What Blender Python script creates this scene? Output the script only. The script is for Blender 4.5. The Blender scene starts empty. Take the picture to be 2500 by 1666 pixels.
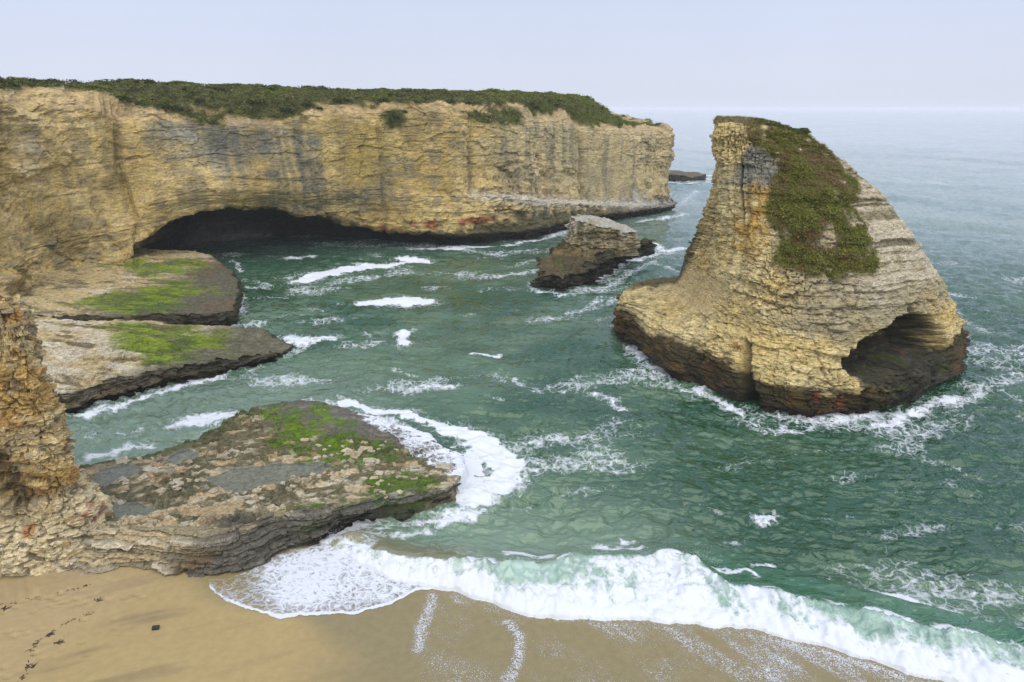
import bpy, math, random
import numpy as np

# ------------------------------------------------------------------ camera, sky, sun, exposure
scene = bpy.context.scene
col = scene.collection
CAM_H = 27.0
cam_data = bpy.data.cameras.new('camera')
cam_data.sensor_width = 36.0
cam_data.lens = 24.0
cam_data.clip_start = 0.5
cam_data.clip_end = 60000.0
cam = bpy.data.objects.new('camera', cam_data)
cam.location = (0.0, 0.0, CAM_H)
cam.rotation_euler = (math.radians(90 - 18.84), 0.0, 0.0)
col.objects.link(cam)
scene.camera = cam

SUN_EL, SUN_AZ = 56.0, 173.0          # degrees; azimuth clockwise from +Y: high, behind the viewer
world = bpy.data.worlds.new('World')
scene.world = world
world.use_nodes = True
wn = world.node_tree.nodes
wl = world.node_tree.links
wn.clear()
w_out = wn.new('ShaderNodeOutputWorld')
w_bg = wn.new('ShaderNodeBackground')
w_sky = wn.new('ShaderNodeTexSky')
w_sky.sky_type = 'NISHITA'
w_sky.sun_disc = False
w_sky.sun_elevation = math.radians(SUN_EL)
w_sky.sun_rotation = math.radians(SUN_AZ)
w_sky.air_density = 1.0
w_sky.dust_density = 3.0
# overcast: an even cloud sheet, faintly brighter towards the horizon, over most of the clear sky
w_tc = wn.new('ShaderNodeTexCoord')
w_sep = wn.new('ShaderNodeSeparateXYZ')
w_ramp = wn.new('ShaderNodeValToRGB')
w_ramp.color_ramp.elements[0].position = 0.0
w_ramp.color_ramp.elements[0].color = (8.9, 9.5, 11.1, 1)
w_ramp.color_ramp.elements[1].position = 0.30
w_ramp.color_ramp.elements[1].color = (6.7, 7.8, 11.0, 1)
w_nz = wn.new('ShaderNodeTexNoise')
w_nz.inputs['Scale'].default_value = 2.2
w_nz.inputs['Detail'].default_value = 3.0
w_mr = wn.new('ShaderNodeMapRange')
w_mr.inputs['From Min'].default_value = 0.3
w_mr.inputs['From Max'].default_value = 0.7
w_mr.inputs['To Min'].default_value = 0.97
w_mr.inputs['To Max'].default_value = 1.03
w_mul = wn.new('ShaderNodeVectorMath')
w_mul.operation = 'SCALE'
w_mix = wn.new('ShaderNodeMix')
w_mix.data_type = 'RGBA'
w_mix.inputs['Factor'].default_value = 0.88
wl.new(w_tc.outputs['Generated'], w_sep.inputs[0])
wl.new(w_sep.outputs['Z'], w_ramp.inputs['Fac'])
wl.new(w_tc.outputs['Generated'], w_nz.inputs['Vector'])
wl.new(w_nz.outputs['Fac'], w_mr.inputs['Value'])
wl.new(w_ramp.outputs['Color'], w_mul.inputs[0])
wl.new(w_mr.outputs['Result'], w_mul.inputs['Scale'])
wl.new(w_sky.outputs['Color'], w_mix.inputs['A'])
wl.new(w_mul.outputs['Vector'], w_mix.inputs['B'])
wl.new(w_mix.outputs['Result'], w_bg.inputs['Color'])
w_bg.inputs['Strength'].default_value = 0.052
wl.new(w_bg.outputs['Background'], w_out.inputs['Surface'])

sun_data = bpy.data.lights.new('sun', 'SUN')
sun_data.energy = 1.5
sun_data.angle = math.radians(95)
sun_data.color = (1.0, 0.95, 0.87)
sun = bpy.data.objects.new('sun', sun_data)
a_, e_ = math.radians(SUN_AZ), math.radians(SUN_EL)
sun.rotation_euler = (math.pi / 2 - e_, 0.0, math.pi - a_)
col.objects.link(sun)

vs = scene.view_settings
vs.view_transform = 'Standard'
vs.look = 'None'
vs.exposure = 0.78
vs.gamma = 1.0
vs.use_curve_mapping = False
scene.cycles.use_denoising = True
scene.cycles.max_bounces = 6
scene.cycles.diffuse_bounces = 1
scene.cycles.glossy_bounces = 3
scene.cycles.transparent_max_bounces = 8
scene.cycles.volume_bounces = 2

# ------------------------------------------------------------------ surveyed outlines (metres)
FIN_SLICES = {
-2.0: [(12.59,81.5),(13.16,75.5),(16.01,66.3),(18.69,63.8),(21.44,59.6),(23.46,57),(27.53,55),(33.3,56.2),(39.33,59.6),(48.89,67.5),(56.38,81),(51.1,93),(38.35,101),(24.75,100),(16.51,94)],
0.0: [(12.87,81),(13.62,76.5),(16.25,67),(18.83,64.5),(21.49,60.2),(23.54,57.7),(27.5,55.6),(33.18,56.8),(39.07,60.2),(48.23,67.5),(55.06,80),(50.26,92),(37.77,100),(24.37,99),(16.61,93)],
3.2: [(13.1,80.7),(13.83,77),(16.56,68.5),(19.06,65.8),(21.61,61.4),(23.63,58.8),(27.58,56.7),(33.18,57.9),(39.02,61.2),(46.95,67.5),(53.25,79),(48.73,90),(36.01,96),(23.6,95),(16.65,91)],
5.0: [(13.53,80.3),(14.92,76.8),(17.6,70.2),(19.66,67),(21.96,62.6),(23.96,60),(28.2,58.6),(33.85,60),(39.52,63),(45.84,67.5),(51.64,78),(47.43,88),(34.76,93),(23.31,92),(16.96,89)],
6.3: [(19.81,79.5),(19.58,76.3),(20.18,71.6),(21.0,68.4),(22.78,64.4),(24.38,61.3),(28.2,59.6),(33.8,61),(39.49,64),(45.3,67.8),(50.26,77),(45.93,86),(34.74,90),(24.85,88),(21.17,84)],
9.0: [(21.74,78.4),(21.57,75.6),(21.97,71.8),(22.21,68.8),(23.56,66),(24.9,63.2),(28.21,61.5),(33.37,62.3),(39.14,65.3),(44.34,69),(48.07,76),(43.24,82),(34.64,86),(26.45,86.5),(21.65,83.5)],
13.0: [(22.74,78),(22.61,75.6),(22.84,72.6),(23.07,70),(24.29,68),(25.92,66.2),(28.68,64.6),(33.18,65),(37.85,67.5),(41.83,70.5),(44.04,75),(39.08,79),(32.63,82),(26.42,84),(22.27,81.6)],
17.0: [(22.85,77.8),(22.66,75.6),(22.92,73.3),(23.77,71.6),(25.01,70.2),(26.7,69),(28.93,67.6),(32.54,68.4),(36.35,70.5),(39.62,72.5),(40.85,75.4),(36.99,78),(31.36,80),(26.04,81.5),(22.77,80.2)],
21.0: [(22.25,77.4),(22.29,75.7),(22.72,74),(23.78,73),(25.35,72.3),(27.16,71.6),(28.97,70.8),(31.25,71.2),(33.92,72.6),(36.07,74),(36.55,75.6),(34.23,77.5),(29.98,79),(25.25,79.5),(22.85,79)],
24.0: [(21.63,77.2),(21.57,75.8),(22.47,74.8),(23.66,74.2),(25.1,73.9),(26.62,73.6),(28.21,73.4),(29.95,73.6),(31.91,74.2),(33.4,74.9),(33.51,76),(31.69,77),(28.28,78),(24.59,78.4),(22.05,78.2)],
25.5: [(21.74,77.1),(21.9,76.2),(22.71,75.5),(23.9,75.2),(25.2,75),(26.59,74.8),(28.05,74.7),(29.32,74.8),(30.62,75.1),(31.42,75.5),(31.39,76.2),(30.0,76.8),(27.41,77.4),(24.49,77.8),(22.24,77.7)],
}
FOAM_STROKES = [
    ([(-34.5, 109.7), (-31.1, 114.7), (-26.9, 119.7), (-21.9, 121.9)], 1.7, 1.5),
    ([(-27.1, 120.4), (-21.4, 121.5), (-17.7, 126.0)], 0.8, 1.2),
    ([(-20.9, 128.3), (-18.6, 126.8), (-17.3, 125.2)], 1.3, 1.4),
    ([(-21.1, 96.2), (-17.1, 97.4), (-12.5, 96.2)], 1.3, 1.5),
    ([(-19.1, 97.8), (-16.0, 98.3)], 0.9, 1.3),
    ([(-13.8, 82.8), (-13.8, 80.6), (-13.6, 77.8)], 0.7, 1.2),
    ([(-4.0, 74.4), (-1.3, 74.4)], 0.55, 0.95),
    ([(-8.4, 65.6), (-6.1, 64.9)], 0.7, 0.8),
    ([(-10.6, 63.4), (-5.7, 65.1)], 1.2, 0.6),
    ([(0.6, 66.9), (2.4, 64.5)], 0.7, 0.6),
    ([(2.3, 63.1), (5.4, 63.6)], 0.8, 0.65),
    ([(8.2, 62.8), (9.5, 61.2), (10.7, 59.7)], 0.9, 0.7),
    ([(-13.1, 69.4), (-10.0, 67.1)], 0.7, 0.5),
    ([(-2.4, 61.7), (-0.7, 61.2)], 0.7, 0.5),
    ([(-27.7, 80.6), (-25.1, 78.1), (-22.7, 80.1)], 1.6, 0.95),
    ([(-27.5, 78.1), (-28.3, 75.0), (-29.7, 70.7), (-31.3, 67.5)], 1.4, 0.75),
    ([(-31.3, 67.5), (-34.2, 63.9), (-36.9, 60.7), (-39.8, 57.7)], 1.1, 0.8),
    ([(-24.6, 76.5), (-26.3, 72.1), (-28.3, 66.9)], 1.3, 0.5),
    ([(-40.2, 57.7), (-38.2, 59.2)], 1.0, 0.9),
    ([(-30.8, 55.0), (-28.7, 56.3), (-25.5, 57.7)], 1.1, 0.85),
    ([(-29.3, 56.8), (-25.9, 57.2)], 0.7, 0.8),
    ([(-34.7, 49.4), (-32.8, 50.1), (-30.7, 51.7)], 0.8, 0.9),
    ([(-36.3, 52.1), (-33.2, 55.0)], 1.0, 0.5),
    ([(-37.0, 53.7), (-32.8, 52.9)], 0.8, 0.45),
    ([(-42.7, 102.9), (-40.5, 95.5)], 0.8, 0.9),
    ([(-52.4, 125.2), (-48.1, 118.0)], 0.9, 0.6),
    ([(-44.9, 111.5), (-39.0, 107.0)], 1.1, 0.5),
    ([(-47.1, 111.5), (-39.8, 97.8), (-38.6, 92.1)], 0.9, 0.6),
    ([(-16.2, 60.4), (-13.5, 59.4), (-11.2, 58.2), (-8.7, 57.1), (-5.7, 55.0)], 0.55, 1.3),
    ([(-5.7, 55.0), (-3.3, 53.7), (-1.3, 50.5), (-0.9, 48.0)], 0.95, 1.5),
    ([(-1.3, 50.5), (0.1, 48.0), (-1.5, 45.7), (-3.3, 44.1)], 1.1, 1.3),
    ([(-3.4, 49.1), (-2.4, 50.5)], 0.9, 1.4),
    ([(-3.3, 44.1), (-3.9, 46.3), (-2.9, 49.1)], 0.6, 1.4),
    ([(0.8, 48.3), (1.0, 46.3), (-1.5, 43.8), (-3.3, 42.7)], 0.8, 0.6),
    ([(-4.4, 41.0), (-3.3, 41.6), (-2.4, 42.4)], 0.7, 0.9),
    ([(-6.5, 40.5), (-4.5, 41.6), (-3.1, 43.2)], 0.6, 0.75),
    ([(-8.7, 39.7), (-6.8, 40.2)], 0.6, 0.6),
    ([(-11.0, 39.2), (-9.1, 38.7), (-7.1, 38.5), (-5.2, 40.0)], 0.7, 0.62),
    ([(-9.2, 37.5), (-8.0, 38.7)], 0.7, 0.6),
    ([(19.2, 130.0), (21.5, 126.0), (25.3, 129.1)], 1.3, 1.5),
    ([(25.3, 129.1), (30.8, 135.5), (34.9, 137.7)], 1.6, 0.9),
    ([(29.6, 142.4), (31.2, 133.3)], 1.2, 0.8),
    ([(-4.5, 111.5), (-0.5, 113.1), (4.8, 116.3)], 2.2, 0.6),
    ([(4.6, 110.0), (3.6, 102.9), (7.5, 100.3)], 1.1, 0.7),
    ([(0.3, 119.7), (5.1, 125.2)], 1.6, 0.5),
    ([(7.3, 135.5), (10.9, 136.8)], 1.0, 0.7),
    ([(7.4, 99.1), (11.6, 101.6), (16.6, 108.5), (21.0, 118.0)], 1.5, 0.6),
    ([(7.5, 91.0), (14.0, 94.3), (17.8, 102.9)], 1.3, 0.6),
    ([(11.6, 108.5), (18.0, 113.1), (26.2, 125.2)], 1.4, 0.55),
    ([(11.2, 87.0), (13.7, 87.9)], 1.0, 0.5),
    ([(14.4, 97.8), (16.0, 95.5)], 1.2, 0.6),
    ([(9.4, 92.1), (13.8, 97.8)], 0.8, 0.6),
    ([(-12.9, 136.4), (-7.8, 139.6)], 1.0, 1.2),
    ([(-7.8, 139.6), (0.3, 142.4), (6.0, 148.5), (12.3, 155.7)], 1.1, 0.85),
    ([(12.4, 157.4), (17.0, 163.5)], 1.1, 0.6),
    ([(32.0, 171.4), (41.2, 178.6), (45.5, 182.4)], 1.6, 0.75),
    ([(49.3, 204.0), (62.9, 237.3)], 2.5, 0.55),
    ([(58.7, 265.9), (65.4, 259.7), (75.2, 265.9)], 1.6, 0.9),
    ([(65.1, 296.1), (78.5, 298.1), (87.8, 298.1)], 1.5, 0.8),
    ([(18.5, 63.4), (20.0, 60.7), (21.1, 57.7)], 0.7, 0.75),
    ([(19.5, 59.2), (21.3, 55.9), (24.0, 54.6)], 0.9, 0.6),
    ([(17.0, 64.5), (19.0, 61.7)], 0.6, 0.6),
    ([(20.3, 55.0), (23.3, 53.7), (27.1, 54.6)], 0.8, 0.6),
    ([(27.2, 55.0), (30.1, 54.6), (35.0, 57.2)], 0.8, 0.6),
    ([(31.9, 55.0), (38.6, 58.7), (43.8, 61.7)], 0.9, 0.85),
    ([(36.7, 58.2), (42.8, 60.2), (50.7, 65.6), (54.8, 68.1)], 1.7, 0.6),
    ([(55.9, 83.2), (56.5, 78.1), (56.7, 70.7)], 2.2, 0.5),
    ([(51.3, 70.7), (55.1, 72.1), (60.8, 76.5)], 1.7, 0.55),
    ([(45.9, 64.5), (47.4, 63.4), (49.0, 61.2)], 1.5, 0.5),
    ([(61.3, 91.0), (60.4, 83.2)], 1.5, 0.5),
    ([(65.8, 102.9), (68.8, 99.1)], 1.2, 0.6),
    ([(59.6, 97.8), (64.8, 97.8)], 1.0, 0.3),
    ([(72.3, 111.5), (81.3, 105.6)], 1.2, 0.3),
    ([(33.5, 49.1), (35.1, 47.7), (35.6, 46.3)], 0.9, 0.45),
    ([(32.8, 45.0), (34.3, 43.2)], 0.9, 0.4),
    ([(7.8, 47.7), (9.3, 47.0)], 0.7, 0.6),
    ([(17.0, 40.7), (17.9, 40.9)], 0.5, 0.9),
    ([(13.1, 42.1), (15.4, 41.6)], 0.8, 0.35),
    ([(5.4, 37.1), (6.3, 37.6), (7.9, 36.9)], 0.6, 0.9),
    ([(0.1, 36.0), (2.0, 35.7)], 0.5, 0.9),
    ([(7.3, 38.5), (7.8, 38.2)], 0.4, 0.9),
    ([(14.1, 35.3), (16.1, 35.0)], 0.35, 0.8),
    ([(20.9, 33.4), (22.7, 32.4), (24.6, 31.5), (26.2, 30.1), (26.8, 28.6)], 0.35, 1.0),
    ([(22.6, 32.2), (23.8, 31.0)], 0.3, 0.8),
    ([(12.2, 34.6), (13.8, 34.5), (14.6, 33.7)], 0.2, 0.9),
    ([(28.6, 111.5), (26.6, 105.6)], 1.0, 0.6),
    ([(25.4, 125.2), (29.4, 118.0)], 1.5, 0.5),
]
SWASH_LOBE = [(-18.2, 33.9), (-17.7, 33.1), (-16.7, 32.1), (-15.4, 31.4), (-14.1, 30.7), (-12.6, 30.5), (-10.1, 31.0), (-7.5, 31.6), (-6.3, 32.5), (-5.9, 33.5), (-4.3, 33.6), (-3.1, 34.3), (-4.9, 36.4), (-7.8, 37.8), (-9.7, 38.5), (-11.6, 38.4), (-13.5, 37.8), (-14.9, 37.0), (-15.3, 35.6), (-16.2, 34.5), (-17.1, 34.1)]
SWASH_DENSE = [(-15.4, 34.3), (-13.0, 31.0), (-10.2, 31.3), (-7.6, 31.9), (-6.3, 32.7), (-6.0, 33.5), (-4.6, 33.7), (-4.8, 36.0), (-7.8, 37.6), (-11.6, 38.3), (-13.9, 37.2), (-15.0, 35.6)]
STREAK_A = [(-4.6, 32.9), (-4.7, 31.6), (-4.9, 29.9), (-4.9, 28.4), (-3.9, 27.5)]
STREAK_B = [(-0.2, 30.6), (0.4, 29.6), (0.4, 28.1), (-0.2, 26.4)]
STREAK_C = [(-3.9, 27.5), (-2.8, 27.1), (-1.7, 26.6), (-1.2, 25.6)]
SHELF_OUT = [(-33.5, 48.1), (-30.0, 49.6), (-27.6, 51.3), (-26.5, 53.9), (-24.8, 57.5), (-22.9, 59.2), (-20.1, 60.9), (-17.4, 60.2), (-14.0, 58.0), (-10.9, 56.4), (-6.7, 53.8), (-3.5, 49.6), (-2.9, 46.5), (-3.9, 42.9), (-6.8, 41.0), (-8.9, 40.5), (-11.0, 39.2), (-12.2, 37.7), (-14.9, 36.9), (-14.9, 35.8), (-17.8, 34.5), (-24.4, 34.6), (-28.3, 34.5), (-30.6, 34.0)]
POOL_1 = [(-22.1, 44.0), (-21.1, 45.4), (-19.0, 45.9), (-17.1, 46.3), (-14.7, 46.4), (-13.6, 45.9), (-14.2, 44.6), (-16.2, 44.3), (-16.5, 43.4), (-18.1, 42.3), (-19.7, 41.8), (-21.0, 42.8)]
POOL_2 = [(-30.8, 44.1), (-31.6, 46.2), (-29.9, 47.0), (-28.3, 46.3), (-28.2, 45.0), (-29.3, 44.1), (-29.9, 43.5)]
POOL_3 = [(-27.0, 39.2), (-26.8, 39.9), (-25.9, 40.3), (-24.3, 39.8), (-23.5, 39.1), (-24.3, 38.5), (-25.7, 38.2)]
POOL_4 = [(-27.1, 47.6), (-27.1, 48.9), (-26.2, 49.5), (-24.8, 48.6), (-25.1, 47.5), (-26.1, 47.1)]
SANDP = [(-22.0, 38.2), (-21.5, 39.2), (-20.3, 39.8), (-18.7, 40.1), (-17.8, 39.4), (-18.6, 38.5), (-20.4, 38.0)]
FLOW = [(-15.5, 57.7), (-10.5, 56.0), (-5.6, 54.0), (-2.0, 49.8), (-1.6, 45.0), (-3.3, 42.7), (-5.5, 45.7), (-8.6, 48.8), (-10.0, 51.1), (-12.4, 54.0)]
UP_SHELF = [(-58.3, 80.1), (-52.7, 81.0), (-45.9, 81.6), (-40.4, 82.6), (-36.6, 85.3), (-37.4, 89.1), (-40.1, 97.5), (-43.7, 104.5), (-48.5, 114.1), (-55.3, 121.5), (-62.3, 124.7), (-68.3, 125.5), (-73.0, 129.8), (-72.6, 121.5), (-73.6, 114.1), (-80.2, 110.7), (-81.3, 98.8), (-68.1, 82.9)]
LOW_SHELF = [(-41.7, 58.2), (-38.9, 62.0), (-34.5, 65.2), (-31.9, 67.5), (-28.6, 71.0), (-26.1, 74.5), (-27.4, 76.1), (-31.1, 79.5), (-35.8, 82.1), (-40.7, 80.8), (-46.9, 80.2), (-56.8, 79.0), (-63.3, 76.4), (-53.8, 63.7), (-44.7, 56.7)]
STACK_LOW = [(3.5, 105.1), (5.8, 102.9), (8.3, 102.1), (11.8, 107.0), (15.4, 113.1), (18.2, 119.5), (20.5, 124.5), (24.0, 128.0), (26.6, 131.5), (26.8, 136.0), (22.5, 137.5), (16.5, 133.0), (12.0, 128.0), (9.4, 122.5), (7.2, 117.0), (5.0, 111.5)]
REEF = [(60.4, 275.9), (64.4, 269.2), (71.9, 272.5), (77.7, 281.1), (77.0, 292.2), (72.9, 298.1), (65.1, 298.1), (58.4, 290.3)]
PTS = {
    'fin_grey': (25.1, 72.5, 21.0),
    'fin_och1': (25.4, 71, 17.6),
    'fin_och2': (25.2, 69.5, 15.2),
    'fin_och3': (24.0, 71, 14.5),
    'fin_red1': (27.4, 57.5, 2.3),
    'fin_red2': (29.8, 57.5, 1.8),
    'fin_red3': (39.5, 66, 3.0),
    'fin_red4': (21.9, 62, 5.1),
    'fin_bare1': (33.7, 68, 17.1),
    'fin_bare2': (34.7, 69, 19.1),
    'fin_bare3': (38.8, 68, 12.8),
    'fin_bare4': (30.8, 66, 15.1),
    'fin_bare5': (25.4, 68, 12.8),
    'h_grey1': (-52.5, 118, 21.4),
    'h_grey2': (-46.8, 124, 21.8),
    'h_grey3': (-40.1, 128, 20.9),
    'h_grey4': (-39.3, 130, 15.4),
    'h_grey5': (-37.5, 131, 11.3),
    'h_pale': (-54.1, 117, 22.1),
    'h_och1': (-29.8, 135, 16.2),
    'h_och2': (-27.2, 136, 20.5),
    'h_och3': (-66.7, 106, 12.3),
    'h_rust1': (-62.9, 112, 16.3),
    'h_rust2': (-65.9, 106, 17.8),
    'h_rust3': (-63.7, 112, 10.1),
    'h_grey6': (-67.9, 103, 22.1),
    'h_white': (33.9, 178, 5.1),
    'h_red1': (-23.7, 137, 4.1),
    'h_red2': (-16.8, 138, 4.6),
    'h_red3': (-10.3, 139, 5.3),
    'h_red4': (-6.0, 141, 5.2),
    'v1': (-62.4, 98, 27.6),
    'v2': (-40.2, 131, 26.5),
    'v3': (-22.7, 138, 25.9),
    'v4': (-4.9, 143, 25.6),
    'v5': (0.3, 148, 25.8),
    'v6': (19.5, 162, 23.6),
    'v7': (-23.1, 138, 24.9),
    'v8': (-52.0, 122, 26.5),
    'b1': (-64.2, 96, 28.8),
    'b2': (-61.6, 104, 28.2),
    'b3': (-54.7, 120, 27.6),
    'b4': (-30.4, 134, 27.6),
    'b5': (-8.1, 140, 27.0),
    'p_rust': (-28.9, 35.2, 3.1),
    'p_paint': (-26.4, 37.2, 3.1),
    'p_green1': (-29.1, 35, 3.7),
    'p_green2': (-25.0, 36.3, 2.8),
}
FALLEN = [(25.8, 66.5, 10.4), (26.0, 66.5, 10.2), (26.3, 66.5, 11.3), (25.5, 66.5, 9.8), (25.7, 66.5, 11.0), (26.9, 66.5, 10.5), (26.7, 66.5, 10.5), (26.3, 66.5, 11.2), (26.5, 66.5, 9.7), (26.3, 66.5, 10.0), (26.3, 66.5, 11.3)]
# ------------------------------------------------------------------ numeric helpers
rng = np.random.default_rng(11)
_TAB = rng.random(65536).astype(np.float32)

_A, _B, _C, _D = (np.uint32(k) for k in (374761393, 668265263, 1274126177, 974634777))

def _mix(n):
    n = (n ^ (n >> np.uint32(13))) * np.uint32(1103515245)
    return _TAB[(n ^ (n >> np.uint32(16))) & np.uint32(65535)]

def _u(i):
    return np.asarray(i).astype(np.int64).astype(np.uint32)

def _seed(seed):
    return np.uint32((seed * 974634777) & 0xffffffff)

def _h(ix, iy, iz, seed):
    return _mix(_u(ix) * _A + _u(iy) * _B + _u(iz) * _C + _seed(seed))

def _split(x):
    x0 = np.floor(x); f = (x - x0).astype(np.float32)
    return x0.astype(np.int32).astype(np.uint32), f * f * (3 - 2 * f)

def vnoise2(x, y, seed=0):
    ix, fx = _split(x); iy, fy = _split(y)
    hx0 = ix * _A; hx1 = hx0 + _A; hy0 = iy * _B + _seed(seed); hy1 = hy0 + _B
    a = _mix(hx0 + hy0); a += (_mix(hx1 + hy0) - a) * fx
    b = _mix(hx0 + hy1); b += (_mix(hx1 + hy1) - b) * fx
    return a + (b - a) * fy

def vnoise(x, y, z, seed=0):
    """smooth value noise, 0..1"""
    if np.ndim(z) == 0 or not np.any(z): return vnoise2(x, y, seed)
    ix, fx = _split(x); iy, fy = _split(y); iz, fz = _split(z)
    hx0 = ix * _A; hx1 = hx0 + _A; hy0 = iy * _B; hy1 = hy0 + _B; hz0 = iz * _C + _seed(seed)
    out = None
    for hz in (hz0, hz0 + _C):
        q = hy0 + hz
        a = _mix(hx0 + q); a += (_mix(hx1 + q) - a) * fx
        q = hy1 + hz
        b = _mix(hx0 + q); b += (_mix(hx1 + q) - b) * fx
        a += (b - a) * fy
        out = a if out is None else out + (a - out) * fz
    return out

def facet(x, y, z, seed=0, tilt=1.2):
    """chipped, angular relief: nearest of eight jittered cells, each a randomly tilted facet; about -1..1. Also distance to the cell border"""
    x0 = np.floor(x - .5); y0 = np.floor(y - .5); z0 = np.floor(z - .5)
    ux = x0.astype(np.int32).astype(np.uint32) * _A; uy = y0.astype(np.int32).astype(np.uint32) * _B; uz = z0.astype(np.int32).astype(np.uint32) * _C + _seed(seed)
    b1 = np.full(x.shape, 9, np.float32); b2 = b1.copy(); val = np.zeros(x.shape, np.float32)
    rx = (x - x0).astype(np.float32); ry = (y - y0).astype(np.float32); rz = (z - z0).astype(np.float32)
    k7 = np.uint32(2654435761)
    for i in (0, 1):
        for j in (0, 1):
            for k in (0, 1):
                h = ux + _A * np.uint32(i) + uy + _B * np.uint32(j) + uz + _C * np.uint32(k)
                h = (h ^ (h >> np.uint32(13))) * np.uint32(1103515245); h ^= h >> np.uint32(16)
                a = _TAB[h & np.uint32(65535)]; h2 = h * k7; b = _TAB[(h2 >> np.uint32(8)) & np.uint32(65535)]; c = _TAB[(h2 >> np.uint32(14)) & np.uint32(65535)]
                dx = rx - (i + .2 + .6 * a); dy = ry - (j + .2 + .6 * b); dz = rz - (k + .2 + .6 * c)
                d = dx * dx + dy * dy + dz * dz
                m = d < b1
                b2 = np.where(m, b1, np.minimum(b2, d)); b1 = np.where(m, d, b1)
                val = np.where(m, (b + c - 1) * .9 + tilt * ((c - .5) * dx + (a - .5) * dy + (b - .5) * dz * 1.4) * 2, val)
    return val, np.sqrt(b2) - np.sqrt(b1)

def fbm(x, y, z, octv=4, seed=0, gain=0.5):
    """fractal noise, about -1..1"""
    s = 0.0; a = 1.0; t = 0.0; f = 1.0
    for o in range(octv):
        s = s + a * (vnoise(x * f + 17.3 * o, y * f - 9.1 * o, z * f + 4.7 * o, seed + o) * 2 - 1)
        t += a; a *= gain; f *= 2.03
    return s / t * 1.5

def fbm2(x, y, octv=4, seed=0, gain=0.5):
    s = 0.0; a = 1.0; t = 0.0; f = 1.0
    for o in range(octv):
        s = s + a * (vnoise2(x * f + 17.3 * o, y * f - 9.1 * o, seed + o) * 2 - 1)
        t += a; a *= gain; f *= 2.03
    return s / t * 1.5

def sstep(a, b, x):
    t = np.clip((x - a) / (b - a), 0, 1)
    return t * t * (3 - 2 * t)

def hash1(i, seed=0):
    return _h(i, np.int64(7), np.int64(3), seed)

def blocks(s, z, lh, bw, seed=0, jig=0.5):
    """bedded, jointed rock: per-block random value (0..1) and distance to the nearest joint (0..~.5 of a block)"""
    zz = z / lh
    # uneven bed thickness
    lay = np.floor(zz + (vnoise2(zz * 0.7, zz * 0 + 3.3, seed + 5) - .5) * jig)
    fz = zz + (vnoise2(zz * 0.7, zz * 0 + 3.3, seed + 5) - .5) * jig - lay
    wid = bw * (0.55 + 1.2 * hash1(lay, seed + 1))
    ss = s / wid + hash1(lay, seed + 2) * 97.0
    ss = ss + (vnoise2(ss * 0.6, lay * 1.7, seed + 6) - .5) * 0.8
    bl = np.floor(ss)
    fs = ss - bl
    val = _h(bl, lay, np.int64(0), seed + 3)
    lval = hash1(lay, seed + 4)
    edge = np.minimum(np.minimum(fs, 1 - fs) * wid, np.minimum(fz, 1 - fz) * lh)
    return val, lval, edge

def seg_dist(X, Y, pts, closed=False):
    """distance of points to a polyline, and the running length along it of the nearest point"""
    P = np.array(pts, float)
    if closed:
        P = np.vstack([P, P[:1]])
    best = np.full(X.shape, 1e18); pos = np.zeros(X.shape); acc = 0.0
    for a, b in zip(P[:-1], P[1:]):
        d = b - a; L = float(np.hypot(*d)) + 1e-9
        t = np.clip(((X - a[0]) * d[0] + (Y - a[1]) * d[1]) / L ** 2, 0, 1)
        q = (X - a[0] - t * d[0]) ** 2 + (Y - a[1] - t * d[1]) ** 2
        m = q < best
        best = np.where(m, q, best); pos = np.where(m, acc + t * L, pos)
        acc += L
    return np.sqrt(best), pos

def inside(X, Y, pts):
    P = np.array(pts, float); r = np.zeros(X.shape, bool)
    for (x1, y1), (x2, y2) in zip(P, np.roll(P, -1, 0)):
        if y1 == y2: continue
        r ^= ((y1 > Y) != (y2 > Y)) & (X < (x2 - x1) * (Y - y1) / (y2 - y1) + x1)
    return r

def signed(X, Y, pts):
    """positive inside a closed outline"""
    d, _ = seg_dist(X, Y, pts, True)
    return np.where(inside(X, Y, pts), d, -d)

def smooth_path(pts, step, closed=False):
    """Catmull-Rom resampling to about even spacing"""
    P = np.array(pts, float); n = len(P); out = []
    rngi = range(n) if closed else range(n - 1)
    for i in rngi:
        if closed:
            a, b, c, d = P[(i - 1) % n], P[i], P[(i + 1) % n], P[(i + 2) % n]
        else:
            a, b, c, d = P[max(i - 1, 0)], P[i], P[i + 1], P[min(i + 2, n - 1)]
        t = np.linspace(0, 1, 24, endpoint=False)[:, None]
        out.append(0.5 * (2 * b + (c - a) * t + (2 * a - 5 * b + 4 * c - d) * t ** 2 + (3 * b - a - 3 * c + d) * t ** 3))
    out = np.vstack(out + ([P[:1]] if closed else [P[-1:]]))
    s = np.r_[0, np.cumsum(np.hypot(*np.diff(out[:, :2], axis=0).T))]
    m = max(int(s[-1] / step), 4)
    q = np.linspace(0, s[-1], m + 1)
    return np.stack([np.interp(q, s, out[:, k]) for k in range(out.shape[1])], 1), q

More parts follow.
